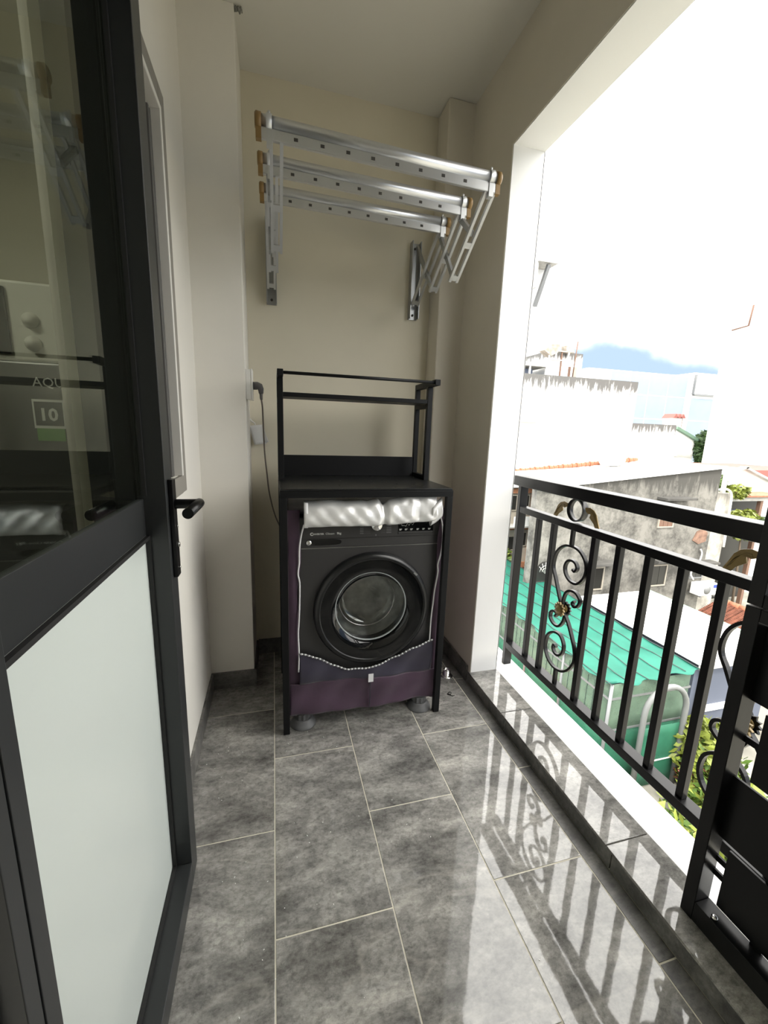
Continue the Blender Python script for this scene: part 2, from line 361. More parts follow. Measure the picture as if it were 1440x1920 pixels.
# ---- floor: grout bed with stone tiles, each tile its own piece
fl = struct(MB().box(XL, XW, YN, YB, -0.15, -0.0012).build('floor', M['grout']))
G = 0.0019
def tile(name, x0, x1, y0, y1, parent, z=0.0, m='tile', th=0.010):
    o = MB().box(x0+G, x1-G, y0+G, y1-G, z-th, z).build(name, M[m], parent, bevel=0.0008); return o
cols = [(-0.31, -0.0185, 1.125), (-0.0185, 0.289, 0.830), (0.289, 0.590, 1.122), (0.590, 0.890, 0.828)]
for x0, x1, y_ref in cols:
    ys = [y_ref + 0.5925*k for k in range(-6, 4)]
    ys = [YN] + [y for y in ys if YN < y < YB-0.01] + [YB]
    for a, b in zip(ys, ys[1:]): tile('tile', x0, x1, a, b, fl)
ys = [YN, -0.62, -0.03, 0.56, 1.17, 1.76, YB]
for a, b in zip(ys, ys[1:]): tile('tile', 0.890, 0.945, a, b, fl, m='tile_dull')

# ---- skirting
def skirting(name, segs):
    root = struct(thing(name, (0,0,0), None, None))
    for s_ in segs: MB().box(*s_).build('skirting_tile', M['tile_dull'], root, bevel=0.001)
    return root
SH = 0.085
skirting('baseboard_left', [(XL, XL+0.010, 1.60, 1.722, 0, SH), (XL, XL+0.010, 1.725, YC-0.011, 0, SH), (XL, XC, YC-0.010, YC, 0, SH), (XC, XC+0.010, YC-0.010, YB-0.011, 0, SH), (XL, XL+0.010, 1.11, 1.597, 0, SH)])
skirting('baseboard_back', [(XC+0.010, 0.30, YB-0.010, YB, 0, SH), (0.303, 0.813, YB-0.010, YB, 0, SH), (0.804, 0.940, 2.075, 2.085, 0, SH)])
skirting('baseboard_right', [(XW-0.010, XW, 1.735, 2.074, 0, SH)])

# ---- kerb under the railing: tiled step and the white painted outer ledge
kerb = struct(MB().box(0.952, 1.10, YN+0.35, 1.712, -0.2, 0.052).build('trim_1', M['grout']))
KZ = 0.062
ys = [YN+0.35, -0.395, 0.205, 0.797, 1.398, 1.712]
for a, b in zip(ys, ys[1:]):
    MB().box(0.9425, 1.099, a+G, b-G, 0.053, KZ).build('kerb_tile', M['tile'], kerb, bevel=0.001)
ys = [YN+0.35, -0.42, 0.18, 0.775, 1.37, 1.733]
for a, b in zip(ys, ys[1:]):
    MB().box(0.9435, 0.9525, a+G, b-G, 0.0, 0.0525).build('kerb_riser_tile', M['tile_dull'], kerb, bevel=0.001)
struct(MB().box(1.0995, 1.232, YN-0.4, YB+0.4, -0.3, 0.060).build('trim_2', M['outer_white'], bevel=0.003))
struct(MB().box(-3.2, 1.05, YN-0.15, YB+0.15, -0.45, -0.155).build('floor_slab', M['outer_white']))

# ================================================================== GLAZED DOOR IN THE LEFT WALL
d1 = struct(thing('door_1', (-0.27, 0.72, 0), None, None)); d1['label'] = 'dark grey aluminium balcony door with clear upper glass and frosted lower pane'
DX0, DX1 = -0.296, -0.238                      # leaf thickness
DT = 2.19
def stile(y0, y1):
    m = MB(); m.box(DX0, DX1, y0, y1, 0.012, DT); return m
st = stile(1.012, 1.073).build('stile', M['alu'], d1, bevel=0.0015)
MB().box(DX0, DX1, 0.388, 0.412, 0.012, DT).box(DX0, DX1, 0.364, 0.385, 0.012, DT).build('stile', M['alu'], d1, bevel=0.001)
MB().box(DX0, DX1-0.008, 0.384, 0.389, 0.012, DT).build('gasket', M['rubber'], d1)
MB().box(DX0, DX1, 0.412, 1.012, 0.012, 0.078).build('rail', M['alu'], d1, bevel=0.0015)
MB().box(DX0, DX1, 0.412, 1.012, DT-0.07, DT).build('rail', M['alu'], d1, bevel=0.0015)
MB().box(DX0, DX0+0.012, 0.412, 1.012, 1.008, 1.092).build('rail', M['alu'], d1, bevel=0.001)
for y0, y1, z0, z1 in ((0.412, 1.012, 0.078, 0.086), (0.412, 1.012, 1.0, 1.008), (1.004, 1.012, 0.086, 1.0), (1.004, 1.012, 1.1, DT-0.07), (0.412, 0.418, 0.086, 1.0)):
    MB().box(DX0+0.012, DX0+0.020, y0, y1, z0, z1).build('gasket', M['rubber'], d1)
MB().box(DX0+0.003, DX0+0.011, 0.410, 1.014, 0.076, 1.010).build('frosted_pane', M['frost'], d1)
MB().box(DX0+0.004, DX0+0.009, 0.410, 1.014, 1.090, DT-0.06).build('glass_pane', M['glass'], d1)
# lever handles on both faces
def lever(sx, name):
    xf = DX1 if sx > 0 else DX0
    h = MB().box(xf, xf+sx*0.011, 1.0305, 1.0605, 0.897, 1.133).build('handle', M['black'], d1, bevel=0.002)
    pr = spline([(xf+sx*0.006, 1.0455, 1.074), (xf+sx*0.035, 1.0455, 1.074), (xf+sx*0.062, 1.0455, 1.074)], 3)
    MB().tube(pr, 0.0115, 14).build('handle_neck', M['black'], h)
    MB().tube([(xf+sx*0.062, 1.0565, 1.074), (xf+sx*0.062, 1.045, 1.074), (xf+sx*0.060, 0.925, 1.074)], 0.0115, 16).build('handle_grip', M['black'], h)
    if sx > 0:
        MB().lathe([(0.006, 0), (0.006, 0.004)], (xf+0.011, 1.0455, 0.975), 'x', 14).build('lock_cylinder', M['chrome'], h)
        MB().lathe([(0.003, 0), (0.003, 0.003)], (xf+0.011, 1.0455, 0.918), 'x', 10).build('screw', M['chrome'], h)
        MB().lathe([(0.003, 0), (0.003, 0.003)], (xf+0.011, 1.0455, 1.02), 'x', 10).build('screw', M['chrome'], h)
lever(1, 'a'); lever(-1, 'b')
# frame round the leaf
fr = MB().box(XL-0.10, XL+0.012, 0.325, 0.3535, 0, 2.24).build('frame_jamb', M['alu'], d1, bevel=0.001)
MB().box(XL-0.10, XL-0.002, 1.078, 1.108, 0, 2.24).build('frame_jamb', M['alu'], d1, bevel=0.001)
MB().box(XL-0.10, XL-0.002, 0.3535, 1.078, 2.20, 2.24).build('frame_head', M['alu'], d1, bevel=0.001)
MB().box(XL-0.10, XL+0.0, 0.3535, 1.078, 0.0005, 0.010).build('threshold', M['alu'], d1)
MB().box(DX0, -0.262, 0.3535, 0.3625, 0.012, DT).build('hinge_knuckle', M['rubber'], d1)

# casement window with a moulded casing further along the wall
d2 = struct(thing('window_1', (XL, 1.35, 1.07), None, None)); d2['label'] = 'grey side window with a pale moulded casing beyond the glazed door'
MB().box(XL-0.06, XL-0.03, 1.135, 1.505, 1.09, 2.15).build('window_panel', M['door2'], d2)
for y in (1.36, 1.40, 1.452, 1.47): MB().box(XL-0.034, XL-0.006, y-0.005, y+0.005, 1.09, 2.12).build('groove_moulding', M['door2'], d2, bevel=0.002)
MB().box(XL-0.03, XL+0.016, 1.488, 1.504, 1.09, 2.150).build('casing_lip', M['casing'], d2, bevel=0.002)
MB().box(XL-0.03, XL+0.016, 1.135, 1.488, 2.134, 2.150).build('casing_lip', M['casing'], d2, bevel=0.002)
MB().box(XL, XL+0.010, 1.5045, 1.572, 1.03, 2.215).build('casing_band', M['casing_band'], d2, bevel=0.002)
MB().box(XL, XL+0.010, 1.115, 1.5045, 2.1505, 2.215).build('casing_band', M['casing_band'], d2, bevel=0.002)
MB().box(XL, XL+0.012, 1.115, 1.5045, 1.03, 1.0895).build('window_sill', M['casing_band'], d2, bevel=0.002)

# ---- the room behind the glazed door
M['room_wall'] = mat('room_wall', (0.62, 0.60, 0.50), 0.8)
M['curtain'] = mat('grey_curtain', (0.42, 0.41, 0.37), 0.85, var=0.15, vscale=6, stretch=(1,1,0.1))
M['fridge'] = mat('dark_fridge', (0.055, 0.056, 0.055), 0.35)
M['oven'] = mat('oven_enamel', (0.55, 0.55, 0.50), 0.35)
struct(MB().box(-3.2, -0.443, YN, 3.3, -0.15, 0.0).build('floor_room', M['tile_dull']))
struct(MB().box(-3.2, -0.443, 3.15, 3.3, 0, ZC).build('wall_room_back', M['room_wall']))
struct(MB().box(-3.35, -3.2, YN-0.15, 3.3, -0.15, ZC+0.22).build('wall_room_far', M['room_wall']))
struct(MB().box(-3.2, -0.443, YN-0.15, YN, 0, ZC).build('wall_room_near', M['room_wall']))
struct(MB().box(-3.2, -0.2, YB+0.15, 3.3, ZC, ZC+0.22).build('ceiling_room', M['ceil']))
struct(MB().box(-0.443, -0.2, YB+0.15, 3.3, -0.15, ZC).build('wall_room_side', M['room_wall']))
fg = thing('refrigerator', (-1.35, 2.5, 0), 'dark grey refrigerator with an energy label seen through the door glass', 'refrigerator')
MB().box(-1.72, -0.84, 2.22, 2.86, 0.02, 1.50).build('body', M['fridge'], fg, bevel=0.01)
dr = MB().box(-1.72, -0.84, 2.19, 2.216, 0.95, 1.50).build('door', M['fridge'], fg, bevel=0.008)
MB().box(-1.72, -0.84, 2.19, 2.216, 0.03, 0.94).build('door', M['fridge'], fg, bevel=0.008)
text('brand_lettering', 'AQUA', 0.055, M['print'], dr, (-1.01, 2.188, 1.40))
lb = MB().box(-1.02, -0.90, 2.186, 2.1895, 1.22, 1.345).build('energy_label', M['print'], dr)
MB().box(-1.013, -0.907, 2.185, 2.1862, 1.232, 1.335).build('label_field', M['fridge'], lb)
MB().box(-1.013, -0.907, 2.186, 2.1892, 1.165, 1.22).build('label_green', mat('green_print', (0.10, 0.26, 0.05), 0.6), dr)
text('label_number', '10', 0.075, M['print'], dr, (-1.0, 2.184, 1.255), bold=0.002)
ov = thing('countertop_oven', (-1.3, 2.45, 1.50), 'pale countertop oven with two round knobs on top of the refrigerator', 'oven')
MB().box(-1.66, -0.86, 2.22, 2.66, 1.502, 1.83).build('body', M['oven'], ov, bevel=0.012)
MB().box(-1.62, -1.08, 2.205, 2.2195, 1.53, 1.80).build('oven_door', M['wm_gloss'], ov, bevel=0.004)
for z in (1.580, 1.675): MB().lathe([(0.032, 0), (0.032, -0.006), (0.024, -0.010), (0.021, -0.030), (0.0005, -0.031)], (-1.0, 2.219, z), 'y', 20).build('knob', M['oven'], ov)
cu_ = MB()
def cfn(u, v):
    x = -0.53 + 0.03*math.sin(u*52) + 0.012*math.sin(u*109+1); y = 1.34 + 0.60*u; return (x, y + 0.012*math.sin(u*52+1.2), 0.05 + 2.5*v)
cu_.grid(cfn, 90, 2)
tag(cu_.build('curtain', M['curtain'], None, solid=0.003), 'grey curtain hanging in folds in the room behind the door glass', 'curtain')
lamp_m = bpy.data.materials.new('fill_lamp_glow'); lamp_m.use_nodes = True
lp = lamp_m.node_tree.nodes['Principled BSDF']; lp.inputs['Emission Color'].default_value = (1.0, 0.93, 0.76, 1); lp.inputs['Emission Strength'].default_value = 36.0
lt = thing('added_fill_lamp', (-1.7, 1.2, ZC-0.04), 'unseen round fill lamp added on the ceiling of the room behind the door', 'lamp')  # unseen lamp added to brighten the dim room behind the glass
MB().lathe([(0.20, 0), (0.20, 0.03)], (-1.7, 1.2, ZC-0.032), 'z', 28).build('fill_lamp_body', M['white_pl'], lt)
MB().lathe([(0.17, 0), (0.185, 0.012)], (-1.7, 1.2, ZC-0.045), 'z', 28).build('fill_lamp_disc', lamp_m, lt)

# ================================================================== RAILING
rl = thing('balcony_railing', (1.185, 0.2, 0.06), 'black wrought-iron balcony railing with scrolls, rings and gold leaf ornaments', 'railing')
RY0, RY1 = YN+0.40, 1.767
MB().box(1.150, 1.212, RY0, 1.795, 1.018, 1.066).build('top_rail', M['black'], rl, bevel=0.003)
MB().box(1.165, 1.205, RY0, 1.742, 0.888, 0.918).build('middle_rail', M['black'], rl, bevel=0.002)
MB().box(1.163, 1.207, RY0, 1.742, 0.158, 0.192).build('bottom_rail', M['black'], rl, bevel=0.002)
MB().box(1.163, 1.205, 1.742, 1.767, 0.060, 1.018).build('post', M['black'], rl, bevel=0.002)
MB().box(1.163, 1.205, -0.43, -0.405, 0.060, 1.018).build('post', M['black'], rl, bevel=0.002)
bal = MB().box(1.174, 1.196, 1.595, 1.617, 0.192, 0.888).build('baluster', M['black'], rl, bevel=0.0015)
for y in (1.498, 1.256, 1.138, 1.018, 0.901, 0.784, 0.544, 0.426, 0.306, 0.189, 0.07, -0.17, -0.29): dup(bal, (0, y-1.606, 0))
UP = [(1.384,.546),(1.41,.592),(1.442,.654),(1.466,.70),(1.46,.756),(1.433,.795),(1.391,.817),(1.333,.817),(1.293,.792),(1.275,.756),(1.281,.713),(1.313,.677),(1.352,.674),(1.382,.692),(1.394,.721),(1.383,.75),(1.358,.762),(1.335,.757),(1.324,.739),(1.334,.722),(1.348,.727)]
LO = [(1.372,.53),(1.351,.514),(1.327,.485),(1.301,.442),(1.281,.403),(1.274,.36),(1.292,.312),(1.332,.274),(1.388,.262),(1.433,.281),(1.457,.322),(1.451,.38),(1.415,.415),(1.372,.421),(1.345,.391),(1.346,.353),(1.366,.329),(1.392,.328),(1.406,.344),(1.401,.362),(1.387,.357)]
C1 = [(1.38,.548),(1.378,.589),(1.365,.621),(1.34,.637),(1.31,.637),(1.287,.617),(1.293,.59),(1.312,.578),(1.325,.588),(1.314,.601)]
C2 = [(1.36,.516),(1.365,.487),(1.388,.455),(1.422,.452),(1.448,.471),(1.445,.497),(1.425,.51),(1.409,.504),(1.416,.488)]
LF = [(1.505,.924),(1.494,.946),(1.483,.972),(1.468,.987),(1.446,.994),(1.421,.990),(1.428,.974),(1.442,.968),(1.454,.972),(1.449,.955),(1.462,.945),(1.474,.936),(1.483,.922)]
for k, dy in enumerate((0, -0.712, -1.424)):
    sh = lambda P: [(p[0]+dy, p[1]) for p in P]
    if dy > -1:
        for nm, P in (('scroll', UP), ('scroll', LO), ('scroll', C1), ('scroll', C2)):
            MB().ribbon([tuple(p) for p in spline(sh(P), 6)], 1.172, 1.186, 0.0095).build(nm, M['black'], rl)
        MB().box(1.174, 1.188, 1.368+dy, 1.382+dy, 0.822, 0.888).build('scroll_stem', M['black'], rl)
        MB().box(1.174, 1.188, 1.368+dy, 1.382+dy, 0.192, 0.264).build('scroll_stem', M['black'], rl)
        for x0, x1 in ((1.158, 1.168), (1.190, 1.200)):
            ro = MB(); pts = []
            for i in range(24):
                t = 2*PI*i/24; r_ = 0.033 if i % 2 == 0 else 0.023; pts.append((1.378+dy+r_*math.cos(t), 0.540+r_*math.sin(t)))
            ro.prism(pts, 'x', x0, x1)
            ro = ro.build('rosette', M['gold'] if x0 < 1.17 else M['black'], rl, bevel=0.002)
            MB().lathe([(0.017, 0.0), (0.016, -0.004), (0.010, -0.005), (0.009, -0.009), (0.004, -0.0095)], (x0, 1.378+dy, 0.540), 'x', 18).build('rosette_boss', M['gold'], ro)
    # ring and leaves between the upper rails
    MB().lathe([(0.047, -0.013), (0.047, 0.013), (0.041, 0.013), (0.041, -0.013), (0.047, -0.013)], (1.185, 1.372+dy, 0.970), 'x', 36, close=False).build('ring', M['black'], rl)
    for s_ in (1, -1):
        pts = [((p[0] if s_ > 0 else 2*1.372-p[0])+dy, p[1]) for p in LF]
        lf = MB(); lf.prism(pts, 'x', 1.176, 1.182); lf = lf.build('leaf_ornament', M['gold'], rl, bevel=0.002)
        for q in range(3):
            vv = [((1.494-0.004*q) , .932+.004*q), (1.478-0.003*q, .960+.002*q), (1.460-.004*q, .978-.003*q), (1.44-.002*q, .982-.004*q)]
            vv = [((p[0] if s_ > 0 else 2*1.372-p[0])+dy, p[1]) for p in vv]
            MB().ribbon([tuple(p) for p in spline(vv, 4)], 1.1735, 1.1765, 0.0025).build('leaf_vein', M['gold'], lf)

# ---- black slatted gate standing on the kerb in the near right corner
gt = thing('slatted_gate', (1.03, 0.25, 0.062), 'black steel gate with broad horizontal slats standing on the kerb, bottom right', 'gate')
GX0, GX1 = 1.007, 1.055
MB().box(GX0, GX1, 0.585, 0.615, 0.062, 0.909).build('post', M['black'], gt, bevel=0.0015)
MB().box(GX0, GX1, 0.585, 0.615, 0.913, 2.38).build('post', M['black'], gt, bevel=0.0015)  # posts and slats extended unseen up to the beam to darken the near end
MB().box(GX0, GX1, -0.45, -0.42, 0.062, 0.909).build('post', M['black'], gt, bevel=0.0015)
MB().box(GX0, GX1, -0.45, -0.42, 0.913, 2.38).build('post', M['black'], gt, bevel=0.0015)
for z0, z1 in ((0.063, 0.118), (0.880, 0.909), (0.913, 0.942), (2.35, 2.38)):
    MB().box(GX0+0.0005, GX1-0.0005, -0.42, 0.585, z0, z1).build('rail', M['black'], gt, bevel=0.0015)
for z0, z1, ye in ((0.133, 0.297, 0.560), (0.312, 0.485, 0.5855), (0.499, 0.672, 0.553), (0.686, 0.866, 0.5855), (0.956, 1.13, 0.56), (1.145, 1.32, 0.5855), (1.335, 1.51, 0.56), (1.525, 1.70, 0.5855), (1.715, 1.89, 0.56), (1.905, 2.08, 0.5855), (2.095, 2.28, 0.56)):
    MB().box(1.040, 1.047, -0.41, ye, z0, z1).build('slat', M['black'], gt, bevel=0.001)
for y in (0.475, 0.02, -0.36):
    MB().box(1.047, 1.055, y-0.012, y+0.012, 0.118, 0.880).build('back_bar', M['black'], gt)
    MB().box(1.047, 1.055, y-0.012, y+0.012, 0.942, 2.35).build('back_bar', M['black'], gt)
for z in (0.205, 0.245, 0.585): MB().box(1.047, 1.053, 0.55, 0.5855, z-0.008, z+0.008).build('lug', M['black'], gt)
tag(MB().lathe([(0.007, 0.0), (0.007, 0.006), (0.004, 0.008)], (1.018, 0.545, 0.1185), 'z', 12).build('bolt', M['chrome'], gt))

# ================================================================== RACK OVER THE WASHING MACHINE
rk = thing('laundry_shelf', (0.36, 1.78, 0), 'black metal shelf stand over the washing machine with an upper rail and shelf', 'shelf')
RX0, RX1, RYF, RYR, RZ = 0.018, 0.712, 1.540, 2.020, 1.033
leg = MB().box(RX0, RX0+0.026, RYF, RYF+0.026, 0.0, 1.002).build('leg', M['black_rough'], rk, bevel=0.0015)
dup(leg, (RX1-RX0-0.026, 0, 0)); dup(leg, (RX1-RX0-0.026, RYR-RYF-0.026, 0)); dup(leg, (0, RYR-RYF-0.026, 0))
for y in (RYF, RYR-0.026): MB().box(RX0, RX1, y, y+0.026, 1.002, 1.028).build('frame_rail', M['black_rough'], rk, bevel=0.0015)
for x in (RX0, RX1-0.026): MB().box(x, x+0.026, RYF+0.026, RYR-0.026, 1.002, 1.028).build('frame_rail', M['black_rough'], rk, bevel=0.0015)
MB().box(RX0+0.003, RX1-0.003, RYF+0.003, RYR-0.003, 1.0285, 1.036).build('table_board', M['board'], rk, bevel=0.001)
for x in (RX0, RX1-0.024):
    MB().box(x, x+0.024, 1.830, 1.854, 1.0285 if x else 1.03, 1.462).build('upright', M['black_rough'], rk, bevel=0.0015)
    MB().box(x, x+0.022, 1.994, 2.016, 1.0365, 1.462).build('upright', M['black_rough'], rk, bevel=0.0015)
    MB().box(x, x+0.024, 1.745, 2.016, 1.462, 1.487).build('side_arm', M['black_rough'], rk, bevel=0.0015)
    MB().box(x, x+0.022, 1.854, 1.994, 1.368, 1.388).build('side_brace', M['black_rough'], rk, bevel=0.0015)
    MB().box(x, x+0.022, 1.854, 1.994, 1.0365, 1.056).build('side_brace', M['black_rough'], rk, bevel=0.0015)
MB().box(RX0+0.024, RX1-0.024, 1.832, 1.994, 1.388, 1.406).build('upper_shelf', M['black_rough'], rk, bevel=0.0015)
MB().tube([(RX0+0.022, 1.757, 1.475), (RX1-0.022, 1.757, 1.475)], 0.0065, 12).build('hanging_rod', M['black_rough'], rk)
MB().box(RX0+0.022, RX1-0.022, 1.998, 2.012, 1.0365, 1.133).build('back_panel', M['black_rough'], rk, bevel=0.001)
# water drops on the board
wd = MB()
for i in range(60):
    x, y, r_ = R.uniform(RX0+.03, RX1-.03), R.uniform(1.56, 1.98), R.uniform(0.002, 0.006)
    wd.lathe([(r_, 0), (r_*0.8, r_*0.25), (r_*0.35, r_*0.42)], (x, y, 1.036), 'z', 8)
tag(wd.build('water_drops', glass_mat('water', (0.9, 0.9, 0.9), 1.33), rk), kind='stuff')

# ================================================================== WASHING MACHINE
wm = thing('washing_machine', (0.385, 1.86, 0.058), 'graphite front-loading washing machine with a round black door under the shelf', 'washing machine')
WX0, WX1, WY, WZ0, WZ1 = 0.087, 0.683, 1.600, 0.060, 0.915
DCX, DCZ = 0.395, 0.512
bd = MB()
bd.box(WX0, WX1, WY+0.012, 2.125, WZ0, WZ1)
bd.f = bd.f[:2] + bd.f[3:]; bd.smooth = bd.smooth[:5]       # open front, closed by the pierced panel
bd.build('body', M['wm'], wm, fix=False)
# pierced front panel (below the control panel) with a round hole
fp = MB(); n = 64; hole = 0.236; x0, x1, z0, z1 = WX0, WX1, WZ0, 0.785
def edge_pt(t):
    c, s_ = math.cos(t), math.sin(t); k = 1e9
    if c > 1e-9: k = min(k, (x1-DCX)/c)
    if c < -1e-9: k = min(k, (x0-DCX)/c)
    if s_ > 1e-9: k = min(k, (z1-DCZ)/s_)
    if s_ < -1e-9: k = min(k, (z0-DCZ)/s_)
    return (DCX+c*k, DCZ+s_*k)
angs = sorted([2*PI*i/n for i in range(n)] + [math.atan2(zz-DCZ, xx-DCX) % (2*PI) for xx in (x0, x1) for zz in (z0, z1)])
for yy in (WY, WY+0.014):
    for i in range(len(angs)):
        a, b = angs[i], angs[(i+1) % len(angs)]
        ea, eb = edge_pt(a), edge_pt(b)
        fp.quad((DCX+hole*math.cos(a), yy, DCZ+hole*math.sin(a)), (ea[0], yy, ea[1]), (eb[0], yy, eb[1]), (DCX+hole*math.cos(b), yy, DCZ+hole*math.sin(b)))
fp.box(x0, x0+0.001, WY, WY+0.014, z0, z1).box(x1-0.001, x1, WY, WY+0.014, z0, z1).box(x0, x1, WY, WY+0.014, z1-0.001, z1)
fp.build('front_panel', M['wm'], wm, fix=False)
cp = MB().box(WX0, WX1, WY-0.004, WY+0.05, 0.789, WZ1).build('control_panel', M['wm'], wm, bevel=0.004)
MB().box(WX0+0.002, WX1-0.002, WY-0.0015, WY+0.003, 0.7852, 0.7888).build('trim_strip', mat('steel_line', (0.35,0.35,0.34), 0.3, metal=0.9), wm)
MB().box(WX0, WX1, WY-0.0052, WY-0.0042, 0.826, 0.8275).build('panel_groove', M['wm_black'], cp)
# detergent drawer grip
dg_ = MB(); pts = []
for i in range(28):
    t = 2*PI*i/28; pts.append((0.187+0.072*abs(math.cos(t))**0.6*math.copysign(1, math.cos(t)), 0.812+0.0125*abs(math.sin(t))**0.7*math.copysign(1, math.sin(t))))
dg_.prism(pts, 'y', WY-0.0048, WY+0.004); dg_ = dg_.build('drawer_grip', M['wm_gloss'], cp)
MB().lathe([(0.0125, 0), (0.010, -0.004), (0.004, -0.006)], (0.128, WY-0.0045, 0.812), 'y', 16).build('grip_highlight', M['chrome'], dg_)  # chrome bead standing in for the highlight in the drawer recess
# knob, display, printing
kn = MB().lathe([(0.0235, 0), (0.0235, -0.016), (0.021, -0.020), (0.0, -0.021)], (0.402, WY-0.004, 0.880), 'y', 32, close=False).build('dial_knob', M['chrome'], cp)
MB().box(0.3995, 0.4045, WY-0.0265, WY-0.024, 0.861, 0.899).build('dial_mark', M['galv'], kn)
dp = MB().box(0.497, 0.655, WY-0.0055, WY-0.003, 0.836, 0.895).build('display', M['wm_gloss'], cp, bevel=0.001)
MB().box(0.499, 0.653, WY-0.0065, WY-0.0052, 0.8375, 0.847).build('display_keys', M['wm'], dp, bevel=0.0006)
ic = MB()
q = [(0.503,.878),(0.510,.882),(0.514,.872),(0.524,.873),(0.530,.869),(0.538,.882),(0.545,.872),(0.551,.885),(0.560,.874),(0.566,.884),(0.576,.888)]
for a, b in zip(q, q[1:]): ic.bar((a[0], WY-0.0058, a[1]), (b[0], WY-0.0058, b[1]), 0.0008, 0.0011, up=(0,1,0))
for x in (0.508, 0.532, 0.556, 0.584, 0.610, 0.636): ic.box(x-0.005, x+0.006, WY-0.0062, WY-0.0056, 0.856, 0.8585).box(x-0.005, x+0.003, WY-0.0062, WY-0.0056, 0.8525, 0.8545)
ic.build('display_icons', M['print'], dp)
pg = MB()
for i, z in enumerate((0.843, 0.850, 0.857, 0.864, 0.872)):
    pg.box(0.335, 0.350, WY-0.0046, WY-0.0038, z, z+0.0022).box(0.447, 0.468, WY-0.0046, WY-0.0038, z, z+0.0022)
    pg.box(0.352, 0.378, WY-0.0044, WY-0.0038, z+0.001, z+0.0014).box(0.424, 0.444, WY-0.0044, WY-0.0038, z+0.001, z+0.0014)
pg.build('dial_printing', M['print_dim'], cp)
MB().box(0.4005, 0.4045, WY-0.0046, WY-0.0038, 0.8325, 0.838).build('dial_printing', M['print_dim'], cp)
text('panel_lettering', 'C', 0.0165, M['print'], cp, (0.133, WY-0.0042, 0.8415), bold=0.0009)
text('panel_lettering', 'INVERTER', 0.0095, M['print'], cp, (0.1455, WY-0.0042, 0.8435), bold=0.0002)
text('panel_lettering', 'CSteam', 0.0115, M['print'], cp, (0.194, WY-0.0042, 0.8435))
text('panel_lettering', '9kg', 0.0125, M['print'], cp, (0.240, WY-0.0042, 0.8435), bold=0.0003)
# door
dw = MB().lathe([(0.250, 0.0), (0.250, -0.010), (0.246, -0.022), (0.236, -0.030), (0.226, -0.031), (0.223, -0.026), (0.2235, 0.0)], (DCX, WY, DCZ), 'y', 72, close=False).build('door', M['wm_black'], wm)
MB().lathe([(0.2232, -0.0262), (0.19, -0.0245), (0.152, -0.0215), (0.150, -0.015)], (DCX, WY, DCZ), 'y', 72, close=False).build('door_glass_rim', M['wm_gloss'], dw)
bw = MB(); bw.lathe([(0.1515, -0.021), (0.147, -0.012), (0.141, 0.010), (0.132, 0.045), (0.118, 0.075), (0.10, 0.085), (0.06, 0.080), (0.02, 0.077), (0.0005, 0.0768)], (DCX-0.008, WY, DCZ+0.016), 'y', 56, close=False)
bw.build('door_bowl', M['bowl'], dw)
MB().lathe([(0.1545, -0.0225), (0.1545, -0.020), (0.1505, -0.021), (0.1485, -0.017), (0.1505, -0.0235), (0.1545, -0.0225)], (DCX-0.008, WY, DCZ+0.016), 'y', 56, close=False).build('bowl_rim', mat('clear_rim', (0.34, 0.37, 0.37), 0.12, spec=0.8), dw)
MB().lathe([(0.1225, 0.062), (0.126, 0.056), (0.1245, 0.058)], (DCX-0.008, WY, DCZ+0.016), 'y', 48, close=False).build('bowl_step', M['chrome'], dw)
MB().lathe([(0.236, 0.002), (0.235, 0.05), (0.20, 0.06), (0.17, 0.08)], (DCX, WY, DCZ), 'y', 48, close=False).build('door_seal', M['wm_black'], wm)
MB().lathe([(0.175, 0.078), (0.225, 0.10), (0.225, 0.36), (0.0005, 0.37)], (DCX, WY, DCZ), 'y', 48, close=False).build('drum', M['drum'], wm)
MB().box(DCX+0.168, DCX+0.187, WY-0.0315, WY-0.029, DCZ+0.150, DCZ+0.158).build('door_label', M['print_dim'], dw).rotation_euler = (0, 0.75, 0)

# feet pads under the machine
def pad(x, y, label):
    t = thing('vibration_pad', (x, y, 0), label, 'foot pad', 'pads under the washing machine')
    MB().lathe([(0.055, 0), (0.055, 0.004), (0.051, 0.009), (0.050, 0.012), (0.046, 0.016), (0.045, 0.019), (0.041, 0.023), (0.040, 0.026), (0.034, 0.031)], (x, y, 0), 'z', 36).build('suction_base', M['pad'], t)
    nk = MB(); pr = []
    for i in range(20):
        a = 2*PI*i/20; r_ = 0.034 if i % 2 else 0.029; pr.append((x+r_*math.cos(a), y+r_*math.sin(a)))
    nk.prism(pr, 'z', 0.031, 0.058); nk.build('ribbed_cup', M['pad'], t, bevel=0.001)
pad(0.102, 1.602, 'grey rubber foot pad under the left front corner of the washing machine')
pad(0.634, 1.602, 'grey rubber foot pad under the right front corner of the washing machine')

# ---- fabric cover on the machine, front flap rolled up
cv = thing('machine_cover', (0.385, 1.86, 0.05), 'plum and navy fabric washing machine cover with a rolled silver front flap', 'appliance cover')
def strip(xa, xb, y0, seed):
    def fn(u, v):
        z = 0.048 + 0.90*v
        wob = 0.005*math.sin(z*17+seed) + 0.003*math.sin(z*41+seed*2)
        inner = xb(z)
        x = xa + (inner-xa)*u
        return (x, y0 - 0.004*math.sin(u*PI) + wob*0.6 - (0.012*(1-u) if False else 0), z)
    return fn
MB().grid(strip(0.044, lambda z: 0.090 + 0.006*math.sin(z*9) - 0.004*math.sin(z*23), 1.588, 0.5), 6, 60).build('side_panel', M['plum'], cv, solid=0.0015)
MB().grid(strip(0.709, lambda z: 0.672 + 0.006*math.sin(z*8+1) + 0.005*math.sin(z*21) + 0.010*max(0, (z-0.8))/0.15, 1.588, 2.1), 6, 60).build('side_panel', M['plum'], cv, solid=0.0015)
